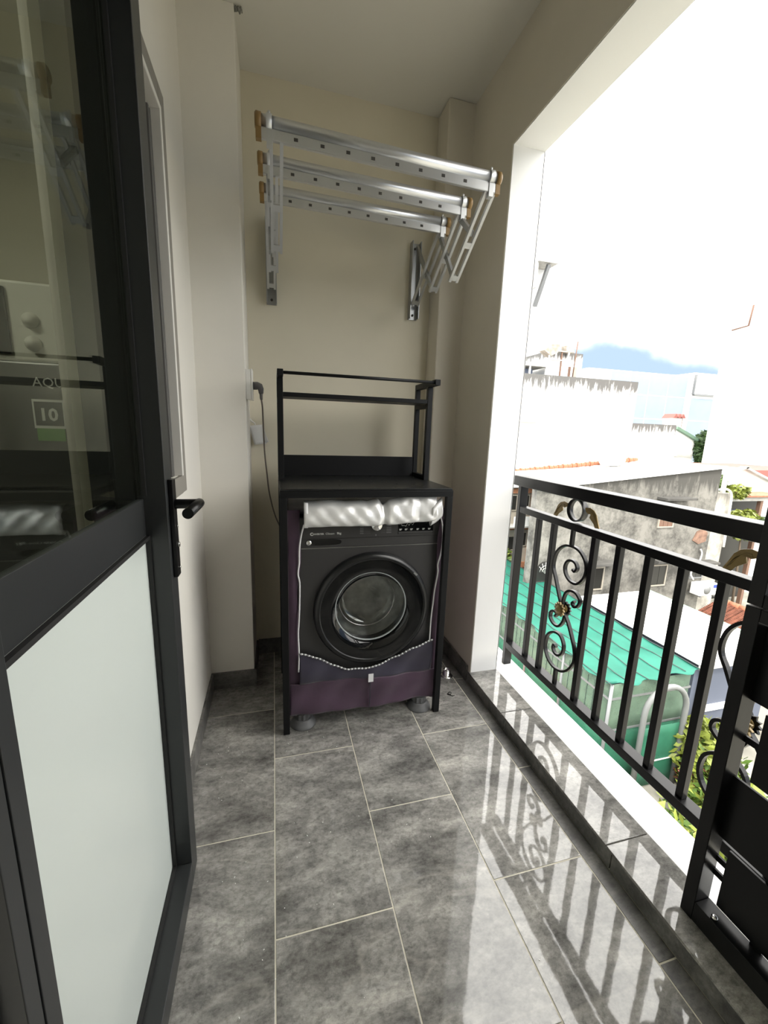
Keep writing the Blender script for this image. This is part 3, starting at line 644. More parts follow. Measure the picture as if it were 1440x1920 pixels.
for x, s_ in ((0.044, -1), (0.709, 1)):
    MB().grid(lambda u, v: (x + s_*0.004*math.sin(u*14+v*9), 1.588+0.5*u, 0.05+0.89*v), 30, 20).build('side_panel', M['plum'], cv, solid=0.0015)
MB().grid(lambda u, v: (0.046+0.662*u, 1.62+0.47*v, 0.925+0.006*math.sin(u*17)*math.sin(v*11)), 24, 14).build('top_panel', M['navy'], cv, solid=0.0015)
def cut(x):   # upper edge of the front skirt
    pts = [(0.044,.36),(0.087,.347),(0.16,.318),(0.23,.274),(0.295,.249),(0.36,.247),(0.43,.256),(0.51,.283),(0.58,.322),(0.669,.347),(0.71,.352)]
    for (a, za), (b, zb) in zip(pts, pts[1:]):
        if x <= b: t = (x-a)/(b-a); t = t*t*(3-2*t)*0.5+t*0.5; return za+(zb-za)*t
    return pts[-1][1]
def skirt_y(x, z): return 1.573 + 0.004*math.sin(x*22+z*9) + 0.003*math.sin(x*47-z*31) - 0.012*max(0, 0.2-z)/0.2 + 0.004*math.sin(z*40+x*8)
def seam(x): return 0.203 + 0.006*math.sin(x*9)
MB().grid(lambda u, v: (0.046+0.662*u, skirt_y(0.046+0.662*u, 0.063+(seam(0.046+0.662*u)-0.063)*v), 0.063+(0.004*math.sin(u*9))*(1-v)+(seam(0.046+0.662*u)-0.063)*v), 80, 16).build('front_skirt', M['plum'], cv, solid=0.0015)
MB().grid(lambda u, v: (0.087+0.585*u, skirt_y(0.087+0.585*u, seam(0.087+0.585*u)+(cut(0.087+0.585*u)-seam(0.087+0.585*u))*v)-0.001, seam(0.087+0.585*u)+(cut(0.087+0.585*u)-seam(0.087+0.585*u))*v), 80, 14).build('skirt_band', M['navy'], cv, solid=0.0015)
MB().box(0.387, 0.390, 1.556, 1.566, 0.064, 0.20).build('pleat', M['navy'], cv, bevel=0.002)
MB().box(0.378, 0.400, 1.5535, 1.5555, 0.188, 0.226).build('care_tag', M['white_trim'], cv)
# braided edge: alternating pale and dark beads
for q_ in range(2):
    br = MB()
    for i in range(78):
        if i % 2 != q_: continue
        x = 0.089 + 0.581*i/77; z = cut(x)
        br.lathe([(0.0012, -0.0045), (0.0038, -0.002), (0.0038, 0.002), (0.0012, 0.0045)], (x, skirt_y(x, z)-0.003, z), 'x', 7)
    br.build('braid', M['white_trim'] if q_ else M['print_dim'], cv)
def piping(pts, nm):
    MB().tube([tuple(p) for p in spline(pts, 6)], 0.0032, 8).build(nm, M['white_trim'], cv)
piping([(0.108, 1.578, 0.890), (0.097, 1.58, 0.845), (0.090, 1.58, 0.79), (0.089, 1.58, 0.735), (0.084, 1.58, 0.69), (0.090, 1.58, 0.65), (0.089, 1.58, 0.56), (0.086, 1.58, 0.48), (0.083, 1.58, 0.43), (0.0855, 1.575, 0.34), (0.083, 1.57, 0.265)], 'piping')
piping([(0.672, 1.578, 0.930), (0.688, 1.58, 0.88), (0.695, 1.58, 0.82), (0.692, 1.58, 0.755), (0.680, 1.58, 0.70), (0.682, 1.58, 0.66), (0.672, 1.58, 0.58), (0.668, 1.58, 0.52), (0.663, 1.58, 0.45), (0.660, 1.575, 0.36), (0.657, 1.57, 0.29)], 'piping')
def flap(u, v):
    x = 0.108 + 0.545*u
    a = 1.5*PI*v                                   # round the roll: behind the top, over the front, underneath
    dent = max(0, 1-abs(u-0.585)/0.035)
    d2_ = max(0, 1-abs(u-0.86)/0.06)
    rise = 0.030*max(0, u-0.585)/0.4 + 0.004*math.sin(u*9)
    top = 0.052 + rise - 0.020*dent + 0.016*max(0, 1-abs(u-0.53)/0.07) + 0.020*max(0, 1-abs(u-0.80)/0.10) - 0.012*d2_
    bot = 0.046 - 0.35*rise - 0.004*dent
    fr_ = 0.036 - 0.016*dent - 0.010*d2_ + 0.006*math.sin(u*5+1)
    tri = lambda q: abs((q % 1.0)*2-1)
    fr_ += (0.004 + 0.006*u)*(tri(u*5.3+v*1.7) - 0.5) + 0.004*(tri(u*9.1-v*2.6) - 0.5)
    top += 0.008*(tri(u*4.1+0.3) - 0.5)*(0.4+u)
    return (x + 0.010*(v-0.4)*dent, 1.582 - fr_*math.sin(min(a, 1.5*PI)*0.72-0.25), 0.930 + (top if a < 0.62*PI else bot)*math.cos(a*0.80))
MB().grid(flap, 90, 26).build('rolled_flap', M['silver'], cv, solid=0.0012)
MB().grid(lambda u, v: (0.1065+0.015*u, 1.5465-0.001*u+0.012*abs(v-0.4), 0.884+0.098*v), 2, 8).build('flap_hem', M['white_trim'], cv, solid=0.0015)
def roll_end(u, v):
    t = 2*PI*v; r_ = 0.026*(1+0.15*math.sin(3*t+u*3)); return (0.630+0.045*u, 1.572+r_*0.9*math.cos(t), 0.920+0.028*u+1.55*r_*math.sin(t))
MB().grid(roll_end, 10, 22).build('roll_end', M['silver'], cv, solid=0.0012)

# ================================================================== WALL DRYING RACK
dk = thing('drying_rack', (0.36, 2.2, 1.85), 'wall-mounted aluminium clothes drying rack with three poles and folding arms', 'drying rack')
PZ = [(1.43, 2.123, 2.104), (1.65, 2.146, 2.130), (1.855, 2.158, 2.150)]        # y, z left, z right
for xs, sgn, ip in ((0.004, 1, 0), (0.721, -1, 1)):
    # channel bracket on the wall
    bk = MB(); bk.box(xs-0.024, xs+0.024, 2.2175, 2.2215, 1.840, 2.205).box(xs-0.024, xs-0.0205, 2.180, 2.2175, 1.840, 2.205).box(xs+0.0205, xs+0.024, 2.180, 2.2175, 1.840, 2.205)
    bk = bk.build('wall_bracket', M['steel_dark'], dk)
    for z in (1.862, 2.18): MB().lathe([(0.006, 0), (0.006, -0.004), (0.003, -0.005)], (xs, 2.2175, z), 'y', 10).build('screw', M['slot'], bk)
    tops = [(y, (zl, zr)[ip]-0.040) for y, zl, zr in PZ]
    bots = [(1.70, 1.885 if ip == 0 else 1.868), (1.93, 1.895), (2.185, 1.905)]
    for (ty, tz), (by_, bz), dx_ in zip(tops, bots, (0.020, 0.008, 0.0)):
        ar = MB(); xa_ = xs + (dx_ if ip == 0 else 0)
        for o_ in (-0.015, 0.015): ar.bar((xa_+o_, by_, bz), (xa_+o_, ty, tz), 0.010, 0.014, up=(0, 1, 0.8))
        d_ = Vector((0, ty-by_, tz-bz)); d_.normalize(); nrm = Vector((0, -d_.z, d_.y))
        if nrm.y > 0: nrm = -nrm
        ar = ar.build('arm', M['galv_flat'], dk)
        for f_ in (0.02, 0.42):
            p = Vector((xa_, by_+(ty-by_)*f_, bz+(tz-bz)*f_)); p2 = p + d_*0.022
            MB().bar(p - nrm*-0.004, p2 - nrm*-0.004, 0.020, 0.005, up=nrm).build('arm_bridge', M['galv_flat'], ar)
    links = [((2.185, 2.175), (1.94, 1.905)), ((1.875, 2.105), (1.705, 1.885)), ((1.668, 2.085), (1.553, 1.985)), ((2.05, 2.02), (2.19, 2.18))]
    for (ay, az), (by_, bz) in links[:3]:
        MB().bar((xs-sgn*0.002, ay, az), (xs-sgn*0.002, by_, bz), 0.012, 0.019, up=(0, 1, -0.6)).build('cross_link', M['steel_dark'], dk)
    for (y, zl, zr) in PZ:
        z = (zl, zr)[ip]
        cl = MB(); cl.lathe([(0.0215, -0.008), (0.0215, 0.008), (0.0185, 0.008), (0.0185, -0.008), (0.0215, -0.008)], (xs, y, z), 'x', 22, close=False)
        cl.box(xs-0.008, xs+0.008, y-0.010, y+0.010, z-0.060, z-0.020)
        cl = cl.build('clamp', M['galv_flat'], dk)
        MB().lathe([(0.004, 0), (0.004, 0.008), (0.002, 0.010)], (xs, y, z+0.021), 'z', 8).build('clamp_bolt', M['galv_flat'], cl)
for y, zl, zr in PZ:
    xa, xb = -0.022, 0.742
    zz = lambda x: zl + (zr-zl)*(x-0.004)/0.717
    po = MB(); po.tube([(xa, y, zz(xa)), (xb, y, zz(xb))], 0.0178, 20)
    po = po.build('pole', M['galv'], dk)
    fin = MB(); fin.bar((xa, y, zz(xa)-0.030), (xb, y, zz(xb)-0.030), 0.013, 0.030); fin = fin.build('pole_fin', M['galv'], po, bevel=0.002)
    for i in range(8):
        x = 0.08 + 0.078*i
        MB().box(x-0.006, x+0.006, y-0.0072, y-0.0060, zz(x)-0.035, zz(x)-0.026).build('slot', M['slot'], fin)
    for x, d_ in ((xa, -1), (xb, 1)):
        MB().tube([(x-d_*0.004, y, zz(x)), (x+d_*0.010, y, zz(x)), (x+d_*0.014, y, zz(x))], [0.0205, 0.0215, 0.017], 16).box(x-d_*0.004, x+d_*0.012, y-0.0085, y+0.0085, zz(x)-0.048, zz(x)-0.014).build('end_cap', M['caps'], po)

# ================================================================== SMALL THINGS ON THE WALL
ot = thing('socket_box', (-0.10, 1.985, 1.38), 'white surface-mounted socket box on the side of the recess', 'socket')
MB().box(XC, XC+0.022, 1.945, 2.03, 1.375, 1.502).build('box', M['white_pl'], ot, bevel=0.003)
MB().box(XC+0.0222, XC+0.028, 1.943, 2.032, 1.373, 1.504).build('face_plate', M['white_pl'], ot, bevel=0.002)
pc = thing('power_cord', (-0.05, 2.0, 1.36), 'grey angled plug with a thin cord hanging down behind the shelf', 'power cord')
pl = MB(); pl.tube([(-0.0835, 1.985, 1.437), (-0.066, 1.985, 1.437), (-0.056, 1.985, 1.434), (-0.051, 1.985, 1.424), (-0.050, 1.985, 1.405)], [0.017, 0.0175, 0.0165, 0.013, 0.010], 16)
pl = pl.build('plug', M['grey_pl'], pc)
MB().tube([(-0.050, 1.985, 1.408), (-0.050, 1.985, 1.398), (-0.050, 1.985, 1.388), (-0.0495, 1.987, 1.378)], [0.009, 0.007, 0.0068, 0.0055], 10).build('strain_relief', M['grey_pl'], pl)
cs = [(-0.0495, 1.987, 1.379), (-0.046, 2.0, 1.345), (-0.0455, 2.04, 1.28), (-0.045, 2.08, 1.20), (-0.042, 2.1, 1.12), (-0.034, 2.1, 1.025), (-0.026, 2.1, 0.94), (-0.005, 2.1, 0.84), (0.022, 2.11, 0.765), (0.065, 2.13, 0.69), (0.11, 2.14, 0.64), (0.2, 2.15, 0.60)]
MB().tube([tuple(p) for p in spline(cs, 6)], 0.0036, 8).build('cord', M['cord'], pc)
pt = thing('paper_tag', (-0.08, 2.19, 1.17), 'small white paper tag hanging from a hook beside the plug cord', 'tag')
tg = MB(); tg.grid(lambda u, v: (-0.118+0.025*v+u*(0.064-0.005*v), 2.192-0.004*math.sin(u*3)+0.002*math.sin(v*7), 1.262-0.094*v+0.008*u), 6, 8)
tg.build('sheet', M['paper'], pt, solid=0.0008)
tg = MB(); tg.grid(lambda u, v: (-0.056+0.028*v*(0.6+0.4*u)+0.004*u, 2.187-0.012*math.sin(v*PI)*u, 1.268-0.088*v+0.004*u), 4, 8)
tg.build('folded_flap', M['paper'], pt, solid=0.0008)
MB().tube([(-0.111, 2.223, 1.292), (-0.111, 2.200, 1.290), (-0.103, 2.196, 1.284), (-0.090, 2.194, 1.276), (-0.085, 2.193, 1.262)], [0.006, 0.006, 0.0045, 0.003, 0.002], 8).build('hook', M['white_pl'], pt)
# scar of crumbled plaster on the column edge under the ceiling
tag(MB().grid(lambda u, v: (XC-0.002+0.03*u, 1.932+0.012*v+0.004*math.sin(u*19), ZC-0.006-0.012*abs(math.sin(u*7))*v), 10, 4).build('plaster_chip', mat('broken_plaster', (0.25, 0.245, 0.22), 0.95, var=0.5, vscale=60), None, solid=0.004), 'crumbled dark patch of plaster at the ceiling above the column edge', 'plaster patch')
# metal ring and bent wire bit on the floor by the kerb, pale specks
tag(MB().lathe([(0.034, 0), (0.034, 0.003), (0.024, 0.006), (0.020, 0.007), (0.020, 0.034), (0.016, 0.034), (0.016, 0.004)], (0.862, 1.80, 0.0), 'z', 28, close=False).build('drain_collar', M['chrome'], None), 'short chrome pipe collar standing on the floor behind the right shelf leg', 'pipe fitting')
wr_ = [(0.800, 1.650, 0.002), (0.812, 1.640, 0.003), (0.822, 1.648, 0.008), (0.815, 1.658, 0.004), (0.806, 1.650, 0.002), (0.820, 1.632, 0.002), (0.834, 1.634, 0.002)]
tag(MB().tube([tuple(p) for p in spline(wr_, 5)], 0.0016, 6).build('wire_scrap', M['black'], None), 'curled scrap of dark wire on the floor right of the shelf', 'wire')
sp_ = MB()
for i in range(70):
    x, y = R.uniform(-0.27, 0.62), R.uniform(0.45, 1.70); a = R.uniform(0, PI); l = R.uniform(0.0012, 0.004)
    sp_.bar((x-l*math.cos(a)/2, y-l*math.sin(a)/2, 0.0008), (x+l*math.cos(a)/2, y+l*math.sin(a)/2, 0.0008), 0.0014, 0.0012)
tag(sp_.build('paint_specks', M['paper'], None), 'scatter of tiny white paint specks over the grey floor tiles', 'specks', kind='stuff')

# ================================================================== THE NEIGHBOURHOOD BELOW (grid-aligned with the balcony)
GZ = -8.5
M['ground'] = mat('yard_ground', (0.26, 0.25, 0.21), 0.95, var=0.4, vscale=0.9)
M['canopy'] = mat('dark_concrete', (0.075, 0.072, 0.065), 0.9, var=0.3, vscale=2)
M['concrete'] = mat('concrete', (0.42, 0.41, 0.38), 0.9, var=0.2, vscale=2)
M['bwhite'] = mat('white_render', (0.86, 0.855, 0.83), 0.85, var=0.04, vscale=1)
M['sheet'] = mat('pale_sheet_roof', (0.80, 0.79, 0.75), 0.6, var=0.05, vscale=1.2)
M['blue_wall'] = mat('pale_blue_wall', (0.085, 0.097, 0.13), 0.85, var=0.08, vscale=0.8)
M['brick'] = mat('orange_brick', (0.36, 0.16, 0.085), 0.9, var=0.3, vscale=6, stretch=(1,1,4))
M['cream'] = mat('cream_render', (0.36, 0.325, 0.265), 0.9, var=0.1, vscale=2)
M['roof_tile'] = mat('clay_tiles', (0.20, 0.075, 0.045), 0.85, var=0.45, vscale=5)
M['ridge_tile'] = mat('clay_ridge', (0.34, 0.13, 0.07), 0.85, var=0.4, vscale=6)
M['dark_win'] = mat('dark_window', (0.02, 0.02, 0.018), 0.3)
M['shutter'] = mat('brown_shutter', (0.16, 0.09, 0.06), 0.7)
M['steel_grey'] = mat('grey_steel', (0.20, 0.205, 0.205), 0.5, metal=0.3)
M['arch'] = mat('arch_paint', (0.15, 0.155, 0.15), 0.5)
M['net'] = net_mat('turquoise_net', (0.024, 0.20, 0.142), 0.06, 1)
M['net_side'] = net_mat('green_side_net', (0.045, 0.21, 0.125), 0.30, 1)
M['net_pale'] = net_mat('pale_side_net', (0.22, 0.32, 0.23), 0.45, 1)
M['wire'] = mat('dark_wire', (0.03, 0.05, 0.045), 0.6)
M['leaf'] = mat('leaf_green', (0.072, 0.132, 0.019), 0.55, var=0.5, vscale=4)
M['leaf_y'] = mat('leaf_yellow', (0.165, 0.198, 0.028), 0.55, var=0.5, vscale=4)
M['leaf_r'] = mat('leaf_red', (0.198, 0.055, 0.028), 0.55, var=0.4, vscale=4)
M['leaf_d'] = mat('leaf_dark', (0.033, 0.072, 0.017), 0.6, var=0.5, vscale=4)
M['bark'] = mat('bark', (0.10, 0.075, 0.05), 0.9)
M['pvc'] = mat('white_pipe', (0.78, 0.77, 0.73), 0.5)
M['weather'] = stained_wall('weathered_grey_render', (0.205, 0.196, 0.172), (0.04, 0.038, 0.033), 8.3, reach=2.2, amount=0.85, patch=0.85, scale=1.0)
M['weather2'] = stained_wall('weathered_pale_render', (0.42, 0.40, 0.35), (0.15, 0.14, 0.12), 7.2, reach=1.2, amount=0.7, patch=0.6, scale=1.6)
M['mould'] = stained_wall('mould_streaked_white', (0.88, 0.875, 0.85), (0.030, 0.027, 0.023), 14.6, reach=3.2, amount=0.9, scale=0.9)
M['mould2'] = stained_wall('mould_streaked_white_low', (0.88, 0.875, 0.85), (0.030, 0.027, 0.023), 11.15, reach=2.2, amount=0.9, scale=1.1)
M['mould3'] = stained_wall('mould_streaked_hut', (0.88, 0.875, 0.85), (0.030, 0.027, 0.023), 2.0, reach=1.4, amount=0.9, scale=1.6)
M['facade_blue'] = mat('blue_panel', (0.24, 0.29, 0.37), 0.7, spec=0.3, var=0.12, vscale=0.25)
M['facade_line'] = mat('white_joint', (0.85, 0.86, 0.88), 0.5)
M['red_roof'] = mat('red_brown_roof', (0.26, 0.085, 0.07), 0.7)
M['green_roof'] = mat('green_roof', (0.12, 0.20, 0.14), 0.6)
M['orange_tarp'] = mat('orange_tarpaulin', (0.80, 0.13, 0.03), 0.5)

struct(MB().box(1.4, 140, -60, 140, GZ-0.3, GZ).build('floor_ground', M['ground']))

def foliage(parent, c, rad, n, size, m, seed, name='leaves'):
    rr = random.Random(seed); L = MB()
    for i in range(n):
        while True:
            p = Vector((rr.uniform(-1,1), rr.uniform(-1,1), rr.uniform(-1,1)))
            if 0.25 < p.length < 1: break
        p = Vector((c[0]+p.x*rad[0], c[1]+p.y*rad[1], c[2]+p.z*rad[2]))
        u = Vector((rr.uniform(-1,1), rr.uniform(-1,1), rr.uniform(-0.6,0.6))).normalized(); v = u.orthogonal().normalized()
        v = (v*math.cos(i) + u.cross(v)*math.sin(i)); s_ = size*rr.uniform(0.6, 1.3)
        b = len(L.v)
        L.v += [tuple(p-u*s_), tuple(p-v*s_*0.45+u*s_*0.1), tuple(p+u*s_), tuple(p+v*s_*0.45+u*s_*0.1)]; L.f.append((b,b+1,b+2,b+3)); L.smooth.append(False)
    o = L.build(name, m, parent, fix=False); o['kind'] = 'stuff'; return o
def plant(name, base, label, cat, blobs, group=None, trunk=True):
    t = thing(name, base, label, cat, group)
    for k, (c, rad, n, size, m) in enumerate(blobs): foliage(t, c, rad, n, size, m, hash((base[0], k)) % 9999 + k)
    if trunk:
        c = blobs[0][0]; MB().tube([base, ((base[0]+c[0])/2+0.05, (base[1]+c[1])/2, (base[2]+c[2])/2), c], [0.07, 0.06, 0.03], 8).build('stem', M['bark'], t)
    return t
def window(parent, dims, pane, frame, face='y', t=0.06, bars=1):
    """window on a wall facing -y: frame proud of the wall, pane inside"""
    x0, x1, y, z0, z1 = dims
    f = MB().box(x0, x0+t, y-0.06, y+0.02, z0, z1).box(x1-t, x1, y-0.06, y+0.02, z0, z1).box(x0+t, x1-t, y-0.06, y+0.02, z1-t, z1).box(x0+t, x1-t, y-0.06, y+0.02, z0, z0+t)
    f = f.build('window', M[frame], parent)
    w_ = (x1-x0-2*t)/(bars)
    for k in range(bars):
        MB().box(x0+t+w_*k+0.01, x0+t+w_*(k+1)-0.01, y-0.03, y+0.01, z0+t, z1-t).build('pane', M[pane], f)
    return f

# ---- weathered grey house with a sloping top edge
wh = thing('weathered_house', (15.9, 18, GZ), 'tall grey weathered house wall with small windows rising behind the pale roof', 'house')
def top_at(x): return -0.95 + 0.0951*(x-10.8)
MB().prism([(10.8, GZ), (21.0, GZ), (21.0, top_at(21.0)), (10.8, top_at(10.8))], 'y', 15.0, 15.35).build('wall', M['weather'], wh)
MB().prism([(12.6, 15.36), (20.9, 15.36), (20.9, 21.8), (18.6, 21.8)], 'z', GZ, -1.6).build('wall', M['weather'], wh)
rf = MB(); b0 = [(10.6, 14.85, top_at(10.6)), (21.1, 14.85, top_at(21.1)), (25.5, 22.0, -0.30), (14.0, 22.0, -0.98)]
for dz in (0.0, 0.10): rf.v += [(p[0], p[1], p[2]+dz) for p in b0]
rf.f += [(3,2,1,0), (4,5,6,7), (0,1,5,4), (1,2,6,5), (2,3,7,6), (3,0,4,7)]; rf.smooth += [False]*6
rf.build('roof', M['sheet'], wh)
for k in range(28):
    x = 14.0 + 9.3*k/28; z = -0.92 + 0.0947*(x-14.0)
    MB().tube([(x-0.18, 22.0, z), (x+0.18, 22.0, z+0.02)], [0.13+0.02*(k % 3), 0.11], 8).build('ridge_tile', M['ridge_tile'], wh)
window(wh, (13.95, 14.85, 15.0, -5.75, -4.62), 'dark_win', 'cream', bars=1)
window(wh, (17.65, 18.60, 15.0, -5.80, -4.70), 'dark_win', 'cream', bars=2)
window(wh, (17.55, 18.50, 15.0, -2.84, -2.15), 'shutter', 'cream', bars=3)
window(wh, (20.1, 20.95, 15.0, -5.55, -5.0), 'dark_win', 'steel_grey', bars=2)
for x0, x1, z in ((13.7, 15.2, -4.42), (17.4, 18.9, -4.45), (17.3, 19.1, -1.45), (20.1, 21.3, -4.70)):
    MB().box(x0, x1, 14.45, 15.0, z, z+0.10).build('window_canopy', M['canopy'], wh)
aw = MB().box(11.2, 11.95, 14.93, 15.02, -5.1, -4.6); aw.prism([(11.575+0.375*math.cos(PI*i/12), -4.6+0.375*math.sin(PI*i/12)) for i in range(13)], 'y', 14.93, 15.02)
aw = aw.build('arched_window', M['dark_win'], wh)
for i in range(1, 6):
    t = PI*i/6; MB().tube([(11.575, 14.91, -4.75), (11.575+0.37*math.cos(t), 14.91, -4.6+0.37*math.sin(t))], 0.014, 6).build('grille_bar', M['concrete'], aw)
for r_ in (0.16, 0.28): MB().tube([(11.575+r_*math.cos(PI*i/10), 14.90, -4.66+r_*math.sin(PI*i/10)) for i in range(11)], 0.014, 6).build('grille_bar', M['concrete'], aw)
# patch of exposed brick
MB().prism([(19.9,-3.55),(20.3,-3.75),(20.75,-3.62),(20.8,-3.2),(20.5,-2.95),(20.1,-3.1)], 'y', 14.96, 15.01).build('exposed_brick', mat('faded_brick', (0.22, 0.13, 0.09), 0.9, var=0.5, vscale=4), wh)
MB().tube([tuple(p) for p in spline([(20.45, 14.9, -4.0), (20.55, 14.88, -4.25), (20.45, 14.88, -4.7), (20.05, 14.86, -5.2), (20.2, 14.8, -5.55)], 6)], 0.035, 8).build('drain_pipe', M['pvc'], wh)
an = thing('outdoor_unit', (20.75, 14.6, -6.2), 'white air conditioner outdoor unit on the weathered house wall', 'air conditioner')
ub = MB().box(20.15, 21.3, 14.35, 14.85, -6.25, -5.65).build('casing', M['pvc'], an, bevel=0.03)
MB().lathe([(0.22, 0), (0.22, -0.02), (0.03, -0.03)], (20.62, 14.35, -5.95), 'y', 24).build('fan_grille', M['steel_grey'], an)
MB().box(21.0, 21.24, 14.33, 14.352, -5.86, -5.70).build('badge', mat('blue_badge', (0.03, 0.06, 0.30), 0.5), an)
for x in (20.3, 21.15): MB().box(x-0.03, x+0.03, 14.35, 15.0, -6.32, -6.25).build('bracket', M['steel_grey'], an)
# lower annex beside it with a white pipe
ax = thing('wall_annex', (21.7, 15.6, GZ), 'low weathered wall stub with a white pipe at the right end of the grey house', 'wall')
MB().box(21.0, 22.25, 15.2, 17.5, GZ, -1.25).build('wall', M['weather2'], ax)
MB().tube([tuple(p) for p in spline([(21.05, 15.1, -1.05), (21.6, 15.05, -1.02), (21.95, 15.05, -1.25), (22.05, 15.05, -1.8), (22.15, 15.05, -4.0)], 6)], 0.055, 8).build('pipe', M['pvc'], ax)
MB().box(21.75, 21.9, 15.3, 15.45, -1.25, -0.35).build('stub_post', M['pvc'], ax)

# ---- low building with the pale sheet roof and blue-grey walls
lb_ = thing('low_shed', (13.5, 10.4, GZ), 'low building with a bright pale sheet roof and blue-grey walls', 'building')
MB().box(11.85, 15.0, 8.15, 12.8, GZ, -5.25).build('wall', M['blue_wall'], lb_)
for k in range(7):
    x0 = 11.75 + 0.485*k; MB().box(x0, x0+0.475, 7.95, 12.95, -5.08+0.004*(k % 2), -5.02+0.004*(k % 2)).build('roof_sheet', M['sheet'], lb_)
MB().box(11.75, 15.15, 7.93, 8.0, -5.22, -5.06).build('fascia', M['concrete'], lb_)
MB().box(15.14, 15.26, 7.95, 12.95, -5.12, -4.96).build('gutter', mat('green_gutter', (0.25, 0.38, 0.28), 0.5), lb_)
MB().box(12.3, 13.4, 8.05, 8.16, -6.75, -6.6).build('ledge', M['bwhite'], lb_)
MB().tube([(12.05, 8.08, -5.3), (12.05, 8.08, GZ)], 0.03, 6).build('drain_pipe', M['steel_grey'], lb_)

# ---- red clay tile roof to the right
tr_ = thing('tiled_house', (17.4, 11.3, GZ), 'house with an old red clay tile roof right of the pale sheet roof', 'house')
MB().box(15.6, 19.2, 8.6, 11.6, GZ, -6.2).build('wall', M['cream'], tr_)
rt = MB()
for i in range(30):           # courses of overlapping tiles climbing towards +x
    u0, u1 = i/30, (i+1)/30
    for k in range(24):
        ya = 8.3 + 3.5*k/24; yb = ya + 3.5/24*0.92
        xa, xb = 15.35+2.3*u0, 15.35+2.3*u1+0.02; za, zb = -6.1+0.95*u0, -6.1+0.95*u1
        zz = 0.02 if k % 2 else 0.0
        rt.v += [(xa, ya, za+0.05+zz), (xb, ya, zb+zz), (xb, yb, zb+zz), (xa, yb, za+0.05+zz), (xa, ya, za-0.03), (xa, yb, za-0.03)]
        b = len(rt.v)-6; rt.f += [(b,b+1,b+2,b+3), (b,b+3,b+5,b+4)]; rt.smooth += [False, False]
o = rt.build('roof_tiles', M['roof_tile'], tr_, fix=False); o['kind'] = 'stuff'
MB().prism([(15.4, -6.15), (17.65, -5.18), (19.6, -6.15)], 'y', 8.35, 11.75).build('roof_deck', M['shutter'], tr_)
for k in range(9): MB().tube([(17.68, 8.3+0.38*k, -5.13), (17.68, 8.3+0.38*(k+1)+0.05, -5.11)], [0.13, 0.10], 8).build('ridge_tile', M['ridge_tile'], tr_)

# ---- turquoise shade net over a wire enclosure
en = thing('net_enclosure', (10.2, 12.5, GZ), 'long enclosure roofed with turquoise shade net and walled with green mesh', 'enclosure')
def netz(x, y): return -5.22 + 0.05*(x-10.2)/1.6 + 0.035*math.sin(y*2.1)*math.sin((x-8.6)*1.9) + 0.02*math.sin(y*5.3+x)
MB().grid(lambda u, v: (8.62+3.12*u + (0.08*math.sin(v*60) if u < 0.01 else 0), 7.85+0.35*max(0, 0.45-u)*0+10.9*v + (0.10*math.sin(u*21) if v < 0.001 else 0) + (0.9*max(0, 0.28-u) if v < 0.001 else 0), netz(8.62+3.12*u, 7.85+10.9*v)), 24, 70).build('net_roof', M['net'], en, solid=0.006)
for x in (8.66, 9.25, 9.85, 10.5, 11.15, 11.7):
    MB().tube([(x, 7.9+10.8*k/20, netz(x, 7.9+10.8*k/20)+0.025) for k in range(21)], 0.013, 6).build('roof_wire', M['wire'], en)
for y in (8.0, 9.9, 11.8, 13.7, 15.6, 17.5):
    MB().tube([(8.75, y, GZ), (8.75, y, -5.3)], 0.045, 8).build('post', M['steel_grey'], en)
for z in (-5.75, -6.75, -7.75): MB().box(8.73, 8.78, 8.0, 18.6, z-0.03, z+0.03).build('side_rail', M['steel_grey'], en)
for z in (-5.75, -6.75): MB().box(8.75, 11.6, 8.0, 8.05, z-0.03, z+0.03).build('side_rail', M['steel_grey'], en)
def meshwall(a, b, z0, z1, m, nm):
    MB().grid(lambda u, v: (a[0]+(b[0]-a[0])*u, a[1]+(b[1]-a[1])*u, z0+(z1-z0)*v), 10, 4).build(nm, M[m], en, solid=0.004)
meshwall((8.75, 8.0), (8.75, 18.6), -6.72, -5.30, 'net_pale', 'side_net')
meshwall((8.76, 8.0), (8.76, 18.6), GZ, -6.78, 'net_side', 'side_net')
meshwall((8.75, 8.02), (11.55, 8.02), -6.72, -5.30, 'net_pale', 'end_net')
meshwall((8.75, 8.02), (11.55, 8.02), GZ, -6.78, 'net_side', 'end_net')
for k in range(40):
    y = 8.05 + 0.26*k; MB().box(8.735, 8.745, y, y+0.012, -6.72, -5.5).build('mesh_wire', M['wire'], en)
ag = thing('garden_arch', (10.25, 7.6, GZ), 'grey tubular arch standing before the green mesh enclosure', 'arch')
ap = [(9.55, 7.6, GZ), (9.55, 7.6, -6.1)] + [(10.27-0.72*math.cos(PI*i/14), 7.6, -6.05+0.75*math.sin(PI*i/14)) for i in range(15)] + [(10.99, 7.6, -6.1), (10.99, 7.6, GZ)]
MB().tube(ap, 0.075, 10).build('arch_tube', M['arch'], ag)
MB().grid(lambda u, v: (9.63+1.28*u, 7.62, GZ+0.1+(1.9)*v), 6, 6).build('gate_mesh', M['net_side'], ag, solid=0.004)
MB().tube([(9.55, 7.6, -7.6), (10.99, 7.6, -7.6)], 0.02, 6).build('gate_rail', M['pvc'], ag)

